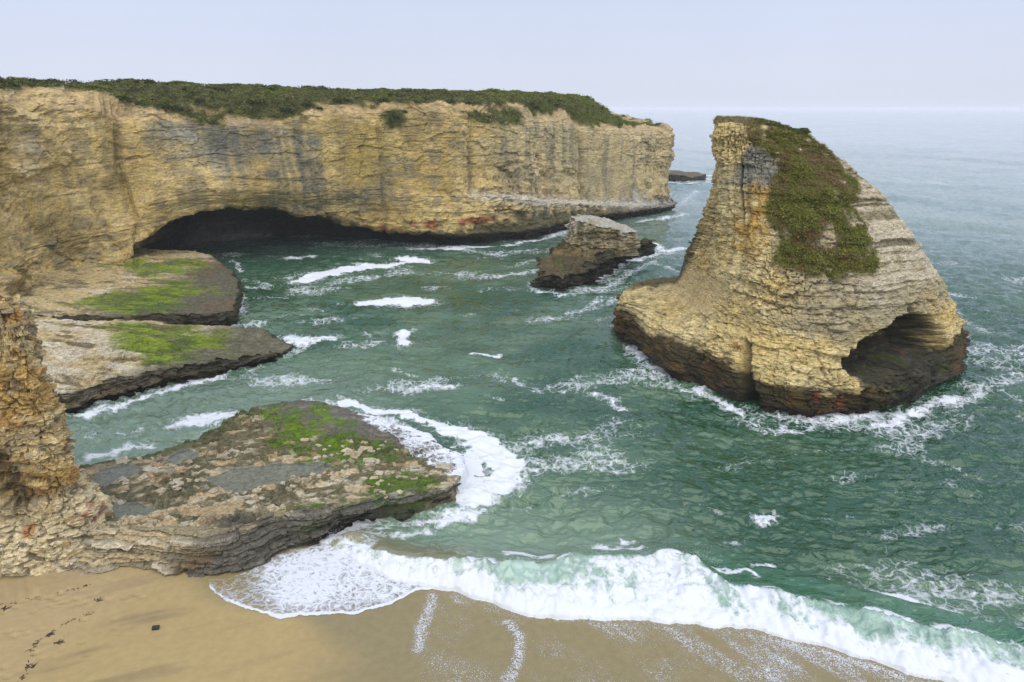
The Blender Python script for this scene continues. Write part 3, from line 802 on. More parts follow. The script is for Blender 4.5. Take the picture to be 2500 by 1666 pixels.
    rightw = sstep(14.5, 16, T)
    c = mixc(c, (.52, .45, .29), rightw * .45)
    c = mixc(c, (.21, .19, .12), rightw * sstep(.2, .7, strk + .3 * n2) * .6)
    for k, (p, r, rgb, a) in enumerate((
            ('h_grey1', (7, 7, 5), (.25, .235, .175), .9), ('h_grey2', (6, 6, 4.5), (.16, .15, .11), .95), ('h_grey3', (5, 5, 4.5), (.17, .165, .12), .95), ('h_grey4', (9, 6, 3.2), (.14, .125, .08), .95),
            ('h_grey5', (12, 8, 2.8), (.15, .14, .085), .85), ('h_pale', (5, 5, 4), (.45, .44, .38), .5),
            ('h_och1', (5, 5, 3.5), (.36, .26, .07), .7), ('h_och2', (6, 6, 4), (.38, .28, .08), .6), ('h_och3', (4, 5, 3), (.42, .24, .07), .6),
            ('h_rust1', (2.2, 4, 5.5), (.37, .19, .07), .75), ('h_rust2', (2.0, 4, 4), (.40, .22, .09), .7), ('h_rust3', (2.5, 4, 4), (.38, .21, .08), .7),
            ('h_grey6', (5, 5, 5), (.33, .31, .24), .7))):
        c = mixc(c, rgb, blob(X, Y, Z, PTS[p], tuple(1.25 * x for x in r) if 'grey' in p else r, 230 + k, .5, .16) * a * (.78 + .3 * strk + .45 * n2 + .3 * fst if 'grey' in p else 1.0))
    # tide-stained foot
    zd = np.interp(T, [0, 6, 8, 11, 12.5, 14, 15.5, 17, 19, 24], [1.5, 2.0, 3, 3.2, 3.0, 3.0, 5.4, 5.0, 4.2, 4]) + 1.0 * n2 + 1.2 * strk
    onsea = sstep(6.3, 7.2, T)
    dk = sstep(1.0, -.8, Z - zd) * onsea
    c = mixc(c, (.115, .10, .05), dk * .9)
    c = mixc(c, (.028, .025, .014), sstep(.5, -.5, Z - np.interp(T, [8, 11, 13, 15, 17, 20], [2.5, 2.7, 2.6, 2.2, 2.2, 2.4]) - .4 * n2) * onsea)
    drip = sstep(.1, .55, strk) * sstep(1.0, 3.0, zd + 2.2 - Z) * sstep(zd - 3, zd + 1, Z) * rightw
    c = mixc(c, (.10, .09, .05), drip * .7)
    led_w = np.exp(-((Z - np.interp(T, np.arange(len(st)), st[:, 4]) - .3) / .9) ** 2) * sstep(14.2, 15, T)
    c = mixc(c, (.56, .52, .43), led_w * .75)
    c = mixc(c, (.56, .54, .47), blob(X, Y, Z, PTS['h_white'], (6, 6, 2.2), 247, .8, .5) * sstep(-.3, .3, strk) * .8)
    for k, p in enumerate(('h_red1', 'h_red2', 'h_red3', 'h_red4')):
        c = mixc(c, (.33, .085, .035), blob(X, Y, Z, PTS[p], (2.6, 4, .9), 250 + k, 1.0, .5) * .7)
    # cave interior: its deep shade is painted into the rock colour
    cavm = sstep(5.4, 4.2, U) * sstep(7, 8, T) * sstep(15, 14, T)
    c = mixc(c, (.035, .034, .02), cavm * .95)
    c = c * (1 - .14 * face * (1 - sstep(0, .10, g1)) - .10 * (1 - sstep(0, .15, g2)) - .15 * jn * face * (1 - sstep(0, .12, e1)))[..., None]
    # soil band and scrub
    c = mixc(c, (.44, .32, .17), soil * .55)
    wig = 2.6 * fbm(X * .11, Y * .11, Z * .1, 4, 261) - .1 + .5 * fbm(X * .5, Y * .5, Z * .5, 3, 271)
    veg = sstep(-.35, .35, Z - np.interp(T, np.arange(len(st)), st[:, 8]) + wig) * sstep(10.6, 11.6, U)
    for k, (p, r) in enumerate((('v1', (2.2, 4, 2.6)), ('v2', (2.0, 4, 2.4)), ('v3', (2.0, 4, .9)), ('v4', (5, 6, 1.2)), ('v5', (4.5, 6, 1.8)), ('v6', (3.4, 6, 2.6)), ('v7', (1.6, 3, 1.1)), ('v8', (6, 5, 1.6)))):
        veg = np.maximum(veg, blob(X, Y, Z, PTS[p], tuple(1.35 * x for x in r), 280 + k, .6, .35))
    bare = np.maximum.reduce([blob(X, Y, Z, PTS[p], r, 300 + k, .7, .4) for k, (p, r) in enumerate((('b1', (3.5, 4, 1.6)), ('b2', (2.6, 4, 1.7)), ('b3', (3, 4, 1.0)), ('b4', (7, 5, 1.1)), ('b5', (7, 6, 1.0))))])
    veg = veg * (1 - bare)
    c = mixc(c, (.11, .11, .035), veg)
    wet = sstep(.5, -.8, Z - 1.6) * onsea
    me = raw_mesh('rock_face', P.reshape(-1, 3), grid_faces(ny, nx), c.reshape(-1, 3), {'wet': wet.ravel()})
    root = tag(empty('headland', (-20, 150, 0)), 'long tan sea cliff with dark sea cave and scrubby flat top', 'cliff', kind='structure')
    o = link('rock_face', me, ROCK_FAR, root); o.matrix_parent_inverse = root.matrix_basis.inverted()
    return root, P, N, veg, T, U, base

# ------------------------------------------------------------------ the near promontory on the left
PROM = [(-62, 31.8, 17.4), (-50, 33.3, 17.2), (-40, 34.2, 20.6), (-33, 34.7, 20.2), (-29.2, 35.3, 19.0), (-27.2, 36.3, 17.7), (-27.2, 37.7, 17.2), (-28.8, 40.0, 17.0), (-32, 43.2, 15.0), (-40, 47, 15.4), (-55, 51, 16)]

def make_promontory():
    st = np.array(PROM, float)
    base, q = smooth_path(np.c_[st[:, :2], np.arange(len(st))], .07)
    keep = (base[:, 0] > -39)
    base, q = base[keep], q[keep]
    t = base[:, 2]
    top = hermite(np.arange(len(st)), st[:, 2], t)
    pad = np.pad(base[:, :2], ((14, 14), (0, 0)), 'edge'); tg = pad[28:] - pad[:-28]
    ker = np.ones(31) / 31
    tg = np.stack([np.convolve(np.pad(tg[:, j], 15, 'edge'), ker, 'valid') for j in (0, 1)], 1)
    tg /= np.linalg.norm(tg, axis=1, keepdims=True)
    nrm = np.stack([tg[:, 1], -tg[:, 0]], 1)
    o = np.ones_like(q)
    rgt = np.exp(-((t - 5.4) / 1.6) ** 2)
    prof = [(1.1 + .3 * rgt, .2 * o), (.75 + .35 * rgt, 2.0 * o), (.5 + .2 * rgt, 3.4 * o), (.15 + .1 * rgt, 4.4 * o), (.0 * o, 4.8 * o), (.05 * o, 7.5 * o), (-.15 * o, 10.0 * o), (-.55 + .0 * o, 12.4 * o), (-.6 * o, top - 2), (-.9 * o, top - .8), (-1.9 * o, top), (-5 * o, top + 1.2)]
    PD = np.array([p[0] for p in prof]); PZ = np.array([p[1] for p in prof])
    cnt = [18, 20, 18, 8, 40, 36, 34, 32, 20, 14, 12, 1]
    u = np.concatenate([np.linspace(i, i + 1, c, endpoint=False) for i, c in enumerate(cnt[:-1])] + [[len(prof) - 1]])
    D = hermite(np.arange(len(prof)), PD, u); Z = hermite(np.arange(len(prof)), PZ, u)
    inl = np.array([-.97, .1]); w = sstep(9.4, 11, u)[:, None, None]
    dirs = nrm[None] * (1 - w) + (-inl) * w
    dirs /= np.linalg.norm(dirs, axis=-1, keepdims=True)
    P = np.concatenate([base[None, :, :2] + dirs * D[..., None], Z[..., None]], -1)
    ny, nx = Z.shape
    U = np.broadcast_to(u[:, None], Z.shape); S = np.broadcast_to(q, Z.shape)
    N = grid_normals(P)
    if (N[ny // 2, :, :2] * nrm).sum(-1).mean() < 0: N = -N
    X, Y = P[..., 0], P[..., 1]
    zb = Z + .04 * (X + 28) + .25 * fbm(X * .3, Y * .3, Z * .25, 3, 321)
    sw = S + .5 * fbm(X * .5, Y * .5, Z * .6, 3, 331)
    v1, l1, e1 = blocks(sw, zb + .15 * fbm(X * .9, Y * .9, Z * .6, 3, 323), .5, 1.3, 33)
    v2, l2, e2 = blocks(sw + .3 * l1, zb + .08 * v1, .2, .5, 39)
    q1, g1 = facet(sw * 1.0, Y * .5, zb * 1.7, 325)
    q2, g2 = facet(sw * 2.6 + 3, Y * 1.2, zb * 4.4, 327)
    jn = sstep(-.4, .4, fbm(X * .5, Y * .5, Z * .6, 3, 329))
    big = fbm(X * .28, Y * .28, Z * .2, 4, 341); mid = fbm(X * 1.1, Y * 1.1, Z * 1.6, 4, 351)
    face = sstep(10.3, 9.0, U)
    d = .55 * big + face * (jn * (.18 * (v1 - .5) - .10 * (1 - sstep(0, .07, e1))) + .16 * (l1 - .5) + .10 * (v2 - .5) + .26 * q1 + .11 * q2 - .16 * (1 - sstep(0, .14, g1)) - .06 * (1 - sstep(0, .2, g2))) + .16 * mid
    # the slot under the projecting upper beds
    d -= .3 * np.exp(-((Z - 4.7 + .05 * (X + 28)) / .18) ** 2) * face
    # gully with brown growth on the left
    d -= .9 * np.exp(-((X + 29.7 + .12 * (Z - 6)) / .8) ** 2) * sstep(12, 9, Z) * sstep(1.5, 4, Z)
    NH = N.copy(); NH[..., 2] *= .6; NH /= np.linalg.norm(NH, axis=-1, keepdims=True)
    P = P + NH * d[..., None]
    X, Y, Z = P[..., 0], P[..., 1], P[..., 2]
    n1 = fbm(X * .35, Y * .35, Z * .4, 4, 361); n2 = fbm(X * 1.6, Y * 1.6, Z * 2.4, 4, 371)
    c = np.broadcast_to(np.array((.58, .435, .19)), P.shape).copy()
    c = mixc(c, (.64, .53, .30), .4 + .6 * n2)
    c = mixc(c, (.46, .28, .07), sstep(.05, .5, n1 + .5 * (v1 - .5)) * sstep(4.2, 5.2, Z) * .75)
    c = mixc(c, (.40, .20, .06), sstep(.72, .95, v1) * sstep(4.2, 5.2, Z) * .6)
    c = mixc(c, (.12, .095, .05), sstep(.05, .5, -n1 + .55 * n2) * sstep(4.2, 6, Z) * .75)
    c = mixc(c, (.25, .235, .18), sstep(.3, .7, fbm(X * .8, Y * .8, Z * .5, 3, 377)) * .55)
    c = mixc(c, (.62, .54, .36), sstep(5, 4, Z) * .45)
    gul = np.exp(-((X + 29.9 + .12 * (Z - 6)) / 1.1) ** 2) * sstep(9.5, 7.5, Z) * sstep(3.2, 4.6, Z) * sstep(-.6, .4, n1 + n2 + .5)
    c = mixc(c, (.10, .068, .03), gul * .9)
    c = mixc(c, (.42, .25, .12), sstep(9.3, 10.1, U) * .8)
    c = mixc(c, (.27, .15, .08), sstep(9.3, 10.1, U) * sstep(.1, .5, n2) * .8)
    c = mixc(c, (.40, .17, .05), blob(X, Y, Z, PTS['p_rust'], (.55, 1.5, .5), 381, .8, 1.2) * .75)
    c = mixc(c, (.38, .06, .05), blob(X, Y, Z, PTS['p_paint'], (.35, 1.2, .5), 383, 1.1, 1.6) * .75)       # sprayed red paint
    c = mixc(c, (.06, .15, .09), blob(X, Y, Z, PTS['p_green1'], (.3, 1.2, .2), 385, .7, 1.6) * .8)
    c = mixc(c, (.07, .15, .12), blob(X, Y, Z, PTS['p_green2'], (.22, 1.2, .22), 387, .7, 1.6) * .8)
    c = c * (1 - .4 * face * (1 - sstep(0, .10, g1)) - .2 * face * jn * (1 - sstep(0, .05, e1)))[..., None]
    me = raw_mesh('rock', P.reshape(-1, 3), grid_faces(ny, nx), c.reshape(-1, 3), {'wet': np.zeros(nx * ny)})
    root = tag(empty('rock_promontory', (-28, 37, 1.5)), 'steep blocky golden rock buttress rising above the beach at left', 'cliff')
    ob = link('rock', me, ROCK_NEAR, root); ob.matrix_parent_inverse = root.matrix_basis.inverted()
    return root, P, N, U, c

# ------------------------------------------------------------------ flat-topped rocks: rings from the middle outwards, then down the side
def make_mesa(name, outline, topf, drop, colf, mat, step=.16, nin=60, nout=26, under=.5, seed=0, bed=.5, pull=None, rough=.35):
    ring, q = smooth_path(outline, step, True)
    ring, q = ring[:-1], q[:-1]
    cen = np.mean(np.array(outline), 0) if pull is None else np.array(pull)
    pad = np.roll(ring, -1, 0) - np.roll(ring, 1, 0)
    nr = np.stack([pad[:, 1], -pad[:, 0]], 1); nr /= np.linalg.norm(nr, axis=1, keepdims=True)
    if ((ring - cen) * nr).sum(1).mean() < 0: nr = -nr
    S = q
    edge = .6 * rough * 2 * fbm2(S * .35, S * 0 + seed, 4, seed + 1)
    ring = ring + nr * edge[:, None]
    rho = 1 - (1 - np.linspace(0, 1, nin)) ** 1.5
    rows = []
    for r in rho:
        xy = cen + (ring - cen) * max(r, .002)
        rows.append(np.c_[xy, topf(xy[:, 0], xy[:, 1])])
    lip = rows[-1]
    Zl = lip[:, 2]
    for k in range(1, nout + 1):
        f = k / nout
        z = Zl + (drop - Zl) * f
        off = .28 * math.sin(min(f * 6, 1.57)) - under * sstep(.25, .7, np.array(f)) + .5 * under * sstep(.7, 1, np.array(f))
        xy = ring + nr * off
        rows.append(np.c_[xy, z])
    P = np.array(rows); ny, nx = P.shape[:2]
    X, Y, Z = P[..., 0], P[..., 1], P[..., 2]
    Sg = np.broadcast_to(S, (ny, nx)); V = np.broadcast_to(np.r_[rho, 1 + np.arange(1, nout + 1) / nout][:, None], (ny, nx))
    zb = Z + .2 * fbm(X * .2, Y * .2, Z * .2, 3, seed + 3)
    v1, l1, e1 = blocks(Sg + .6 * fbm(X * .4, Y * .4, Z * .5, 3, seed + 5), zb, bed, bed * 3.2, seed + 7)
    q1, g1 = facet(Sg * .9, V * 3, zb * 1.6, seed + 11); q2, g2 = facet(Sg * 2.2, V * 7, zb * 3.5, seed + 13)
    side = sstep(.985, 1.02, V)
    d = side * (.3 * (v1 - .5) * rough * 2 + .4 * (l1 - .5) * rough * 2 - .12 * (1 - sstep(0, .08, e1)) + rough * (.7 * q1 + .3 * q2) - .1 * (1 - sstep(0, .15, g1)) + .5 * rough * fbm(X * .5, Y * .5, Z * .7, 4, seed + 9))
    P[..., :2] += nr[None] * d[..., None]
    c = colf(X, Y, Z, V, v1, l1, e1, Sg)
    wet = np.clip(side * sstep(1.8, .4, Z), 0, 1)
    me = raw_mesh(name, P.reshape(-1, 3), grid_faces(ny, nx, True), c.reshape(-1, 3), {'wet': wet.ravel()})
    return me, P

# ------------------------------------------------------------------ low rock shelves, small stack, reef
def shelf_colours(kind):
    def f(X, Y, Z, V, v1, l1, e1, S):
        n1 = fbm(X * .16, Y * .16, Z * .2, 4, 401); n2 = fbm(X * .8, Y * .9, Z * 2, 4, 411); n3 = fbm(X * .35, Y * 1.4, Z * .3, 4, 421)
        side = sstep(.985, 1.03, V)
        c = np.broadcast_to(np.array((.48, .37, .175)), X.shape + (3,)).copy()
        if kind == 'up':
            seaw = sstep(-57, -48, X + 3 * n1)                     # seaward part is dark and weedy
            c = mixc(c, (.56, .51, .42), sstep(.0, .5, n3) * sstep(-64, -56, X) * .75)
            c = mixc(c, (.14, .12, .07), sstep(.2, .5, -n3 + .5 * n2) * .75)
            c = mixc(c, (.10, .095, .06), seaw * .95)
            c = mixc(c, (.17, .10, .055), seaw * sstep(.1, .5, n1 + n2) * .6)
            al = np.maximum(blob(X, Y, Z * 0, (-50, 91, 0), (7, 9, 9), 431, .6, .3), blob(X, Y, Z * 0, (-57.5, 110, 0), (8, 6, 9), 433, .6, .3))
            c = mixc(c, (.18, .24, .012), al * sstep(-.45, .2, n3 + .25 * n2 + .1) * .95)
            c = mixc(c, (.075, .12, .02), al * sstep(.3, -.2, n3) * .7)
        elif kind == 'low':
            seaw = sstep(-41, -34, X + 2.5 * n1)
            c = mixc(c, (.58, .52, .39), sstep(-.2, .35, n3) * .8)
            c = mixc(c, (.12, .105, .06), sstep(.15, .45, -n3 + .5 * n2) * .8)
            c = mixc(c, (.12, .115, .07), seaw * .95)
            c = mixc(c, (.22, .20, .14), seaw * sstep(.15, .6, n2) * .7)
            al = np.maximum(blob(X, Y, Z * 0, (-38, 73, 0), (6.5, 6.5, 9), 441, .5, .3), blob(X, Y, Z * 0, (-45, 77, 0), (6.5, 2.6, 9), 443, .5, .3))
            c = mixc(c, (.18, .24, .012), al * sstep(-.45, .2, n3 + .25 * n2 + .15) * .95)
            c = mixc(c, (.075, .12, .02), al * sstep(.3, -.2, n3) * .7)
        elif kind == 'reef':
            c = mixc(c, (.09, .085, .06), .9)
        else:
            c = mixc(c, (.085, .068, .034), .92 + .3 * n1)
            c = mixc(c, (.10, .15, .02), sstep(.2, .55, n1 + .3 * n2) * (1 - side) * .6)
            c = mixc(c, (.30, .17, .04), sstep(.35, .7, n2 - n1) * .6)
        # side beds
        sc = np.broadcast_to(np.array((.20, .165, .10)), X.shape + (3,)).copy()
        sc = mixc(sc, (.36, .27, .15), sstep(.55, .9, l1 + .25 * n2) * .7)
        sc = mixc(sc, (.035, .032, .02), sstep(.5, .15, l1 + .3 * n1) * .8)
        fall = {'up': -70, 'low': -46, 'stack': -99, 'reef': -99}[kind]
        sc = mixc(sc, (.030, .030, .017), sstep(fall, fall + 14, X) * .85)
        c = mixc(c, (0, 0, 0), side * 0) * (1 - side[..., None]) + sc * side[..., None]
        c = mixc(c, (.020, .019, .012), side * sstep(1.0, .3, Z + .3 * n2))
        return c
    return f

def make_upper_shelf():
    f = tps([(-37, 86, 2.5), (-42, 100, 2.1), (-48, 110, 1.7), (-58, 114, 2.4), (-62, 90, 3.0), (-52, 84, 2.9), (-52, 96, 2.7), (-70, 100, 3.0), (-78, 90, 3.1), (-60, 104, 2.7)])
    def top(X, Y):
        n = fbm2(X * .5, Y * 1.3, 4, 451); st = fbm2(X * .12, Y * .35, 3, 453) * 3
        return f(X, Y) + .06 * n + .17 * (np.floor(st) + sstep(.8, 1, st - np.floor(st))) + .10 * fbm2(X * 1.6, Y * 2.6, 4, 455) + .07 * facet(X * .8, Y * 1.6, X * 0 + .5, 457)[0]
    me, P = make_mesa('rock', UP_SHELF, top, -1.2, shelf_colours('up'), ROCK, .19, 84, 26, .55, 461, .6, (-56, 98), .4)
    root = tag(empty('rock_shelf', (-56, 98, 0)), 'pale wave-cut rock shelf with lime algae in front of the cave', 'rock shelf')
    o = link('rock', me, ROCK, root); o.matrix_parent_inverse = root.matrix_basis.inverted()
    return root, P

def make_lower_shelf():
    f = tps([(-25.5, 73, .9), (-30, 80, 1.5), (-34, 68, 1.8), (-45, 65, 2.4), (-38, 75, 2.1), (-50, 75, 2.3), (-60, 70, 2.9), (-46, 62, 2.3), (-44, 80, 1.6), (-55, 79, 1.7), (-35, 82, 1.2)])
    def top(X, Y):
        n = fbm2(X * .5, Y * 1.3, 4, 471); st = fbm2(X * .15, Y * .5, 3, 473) * 3 - .35 * (X + 36) * sstep(-38, -46, X)
        return f(X, Y) + .06 * n + .17 * (np.floor(st) + sstep(.8, 1, st - np.floor(st))) + .11 * fbm2(X * 1.5, Y * 3, 4, 475) + .08 * facet(X * .8, Y * 1.8, X * 0 + .5, 477)[0]
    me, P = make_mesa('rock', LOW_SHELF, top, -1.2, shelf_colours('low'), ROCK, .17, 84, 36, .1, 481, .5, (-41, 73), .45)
    root = tag(empty('rock_shelf', (-40, 72, 0)), 'dark layered rock shelf with white and lime green top beside the channel', 'rock shelf')
    o = link('rock', me, ROCK, root); o.matrix_parent_inverse = root.matrix_basis.inverted()
    return root, P

def make_small_stack():
    f = tps([(5, 106, 2.7), (9, 104, 3.0), (14, 112, 4.0), (8, 115, 3.7), (18, 118, 3.4), (12, 124, 4.0), (25, 132, 2.4), (20, 126, 4.4), (17, 132, 2.5)])
    def top(X, Y):
        return f(X, Y) + .7 * fbm2(X * .4, Y * .4, 4, 491) + .3 * facet(X * .6, Y * .6, X * 0 + .5, 492)[0] + .15 * np.floor(fbm2(X * .3, Y * .4, 3, 493) * 4)
    root = tag(empty('small_sea_stack', (14, 118, 0)), 'small flat-topped guano-streaked rock stack in the middle of the cove', 'sea stack')
    me, P = make_mesa('rock_base', STACK_LOW, top, -1.2, shelf_colours('stack'), ROCK, .2, 60, 34, .35, 495, .6, (13.5, 118), .85)
    o = link('rock_base', me, ROCK, root); o.matrix_parent_inverse = root.matrix_basis.inverted()
    g = tps([(11, 118, 8.9), (20, 119, 7.0), (15, 124, 8.3), (12, 122, 8.7)])
    def top2(X, Y): return g(X, Y) + .22 * fbm2(X * .9, Y * .9, 3, 497)
    def colf(X, Y, Z, V, v1, l1, e1, S):
        n2 = fbm(X * .8, Y * .8, Z * 1.2, 4, 501); strk = fbm(S * 1.4, S * 0, Z * .15, 4, 503)
        c = np.broadcast_to(np.array((.33, .27, .15)), X.shape + (3,)).copy()
        c = mixc(c, (.36, .24, .08), sstep(.1, .5, n2) * .5)
        side = sstep(.985, 1.03, V)
        tz = sstep(5.0, 8.6, Z + 1.4 * strk)
        c = mixc(c, (.62, .60, .52), tz * side * sstep(-.25, .35, strk) * .8)
        c = mixc(c, (.13, .12, .06), side * sstep(.1, .5, -strk) * .6)
        return mixc(c, (.42, .40, .33), (1 - side) * sstep(-.5, .3, n2 + .2) * .9)
    me, P2 = make_mesa('rock_block', [(11.1, 116.6), (14, 116.3), (17.5, 117.0), (20.6, 118.0), (21.3, 120.5), (18.5, 124), (14.5, 125.5), (11.6, 123), (10.7, 119.5)], top2, 2.6, colf, ROCK, .13, 34, 46, -.55, 505, .6, None, .5)
    o = link('rock_block', me, ROCK, root); o.matrix_parent_inverse = root.matrix_basis.inverted()
    return root, P, P2

def make_reef():
    def top(X, Y): return 2.0 + .5 * fbm2(X * .2, Y * .2, 3, 511) - .05 * (X - 68)
    me, P = make_mesa('reef_rock', REEF, top, -1, shelf_colours('reef'), ROCK_FAR, .5, 20, 12, .3, 513, .7, None, .5)
    o = link('reef_rock', me, ROCK_FAR)
    return tag(o, 'low dark reef awash beyond the tip of the headland', 'rock')

# near shelf: a height field with bedding steps, bluff towards the beach
SHELF_POLY = SHELF_OUT + [(-46, 32.6), (-50, 40), (-44, 47.5), (-38, 48.2)]
_shelf_f = tps([(-18.3, 43.9, 1.45), (-28.8, 45.6, .95), (-20.8, 38.9, 1.95), (-25.1, 38.8, 1.65), (-25.4, 42.4, 1.65), (-3.9, 42.5, 1.25), (-3.4, 48.7, .45), (-19.6, 59.4, .75),
    (-24.2, 56.2, .95), (-27.5, 51.3, .55), (-33.5, 48.2, .5), (-8.3, 40.8, 1.5), (-13.6, 38.8, 1.9), (-15.6, 36.2, 1.95), (-21, 36.5, 2.25), (-24.6, 35.6, 2.3), (-30.5, 34.6, 2.4), (-17.9, 53.4, 1.1),
    (-14.2, 50.7, 1.15), (-8, 47, 1.0), (-36, 42, 1.2), (-40, 36, 2.2), (-46, 40, 2.0), (-10, 53, .6)])
POOLS = [(POOL_1, 1.34), (POOL_2, .86), (POOL_3, 1.56), (POOL_4, .86)]

def shelf_height(X, Y, detail=True):
    sd = signed(X, Y, SHELF_POLY) + .35 * fbm2(X * .45, Y * .45, 4, 521)
    front = sstep(39.5, 36.5, Y) * sstep(-10, -14, X)
    sd = sd - 1.0 * np.maximum(front, sstep(41.8, 40.6, Y) * sstep(-16, -13, X) * .5)
    width = .55 + .9 * front + .5 * sstep(44, 50, Y)
    z = _shelf_f(X, Y)
    a = math.radians(-22); u = X * math.cos(a) - Y * math.sin(a); v = X * math.sin(a) + Y * math.cos(a)
    w1, lv1, ed1 = blocks(u + .4 * fbm2(X * .7, Y * .7, 3, 523), v + .35 * fbm2(X * .5, Y * .5, 3, 525), .62, 1.3, 527)
    w2, lv2, ed2 = blocks(u, v + .2 * fbm2(X, Y, 3, 531), .26, .55, 533)
    stp = z * 3.2 + 2.4 * fbm2(u * .16, v * .42, 4, 535)
    ter = np.floor(stp) + sstep(.78, 1, stp - np.floor(stp))
    rr = .45 + .75 * sstep(-.3, .4, fbm2(X * .13, Y * .16, 3, 537))
    smooth_sea = sstep(0, 3.5, (X + 11) * .5 + (Y - 49) * .9 + 1.5 * fbm2(X * .3, Y * .3, 3, 539))      # washed seaward end is smoother
    rr = rr * (1 - .75 * smooth_sea)
    q1, g1 = facet(u * .9, v * 1.7, X * 0 + .5, 542); q2, g2 = facet(u * 2.3, v * 4.2, X * 0 + .5, 544)
    z = z + rr * (.24 * (ter - stp) + .12 * (w1 - .5) + .06 * (w2 - .5) + .21 * q1 + .10 * q2 - .09 * (1 - sstep(0, .1, g1)) - .03 * (1 - sstep(0, .15, g2)) + .12) + .09 * fbm2(X * 1.4, Y * 1.6, 4, 541)
    pool = np.zeros(X.shape)
    for pl, lv in POOLS:
        ps = signed(X, Y, pl) + .22 * fbm2(X * .9, Y * .9, 4, 543)
        m = sstep(-.35, .25, ps)
        z = z * (1 - m) + np.minimum(z, lv - .10) * m
        z = np.where((ps > -1.2) & (m < .5), np.maximum(z, lv + .012), z)
        pool = np.maximum(pool, m)
    ps = signed(X, Y, SANDP) + .25 * fbm2(X * .9, Y * .9, 4, 545)
    sandy = sstep(-.2, .2, ps)
    z = z * (1 - sandy) + (1.80 + .02 * fbm2(X, Y, 2, 547)) * sandy
    # bluff in stepped beds
    h = sstep(-.1, 1, sd / width)
    hq = h * 5.5 + 1.1 * fbm2(X * .22, Y * .22, 3, 551) + .5 * q1
    ht = (np.floor(hq) + sstep(.72, 1, hq - np.floor(hq))) / 5.5 - (hq / 5.5 - h)
    hs = np.clip(h + front * (ht - h) * .9 * (1 - np.abs(2 * h - 1)) ** .5 + .05 * front * q1 * (h < .98) * h, 0, 1.02)
    zf = -1.0 + 1.4 * front
    return zf + (z - zf) * hs, sd, pool, sandy, front, smooth_sea, w1, h, n_of(X, Y)

def n_of(X, Y):
    return fbm2(X * .3, Y * .3, 4, 555), fbm2(X * 1.4, Y * 1.8, 4, 557)

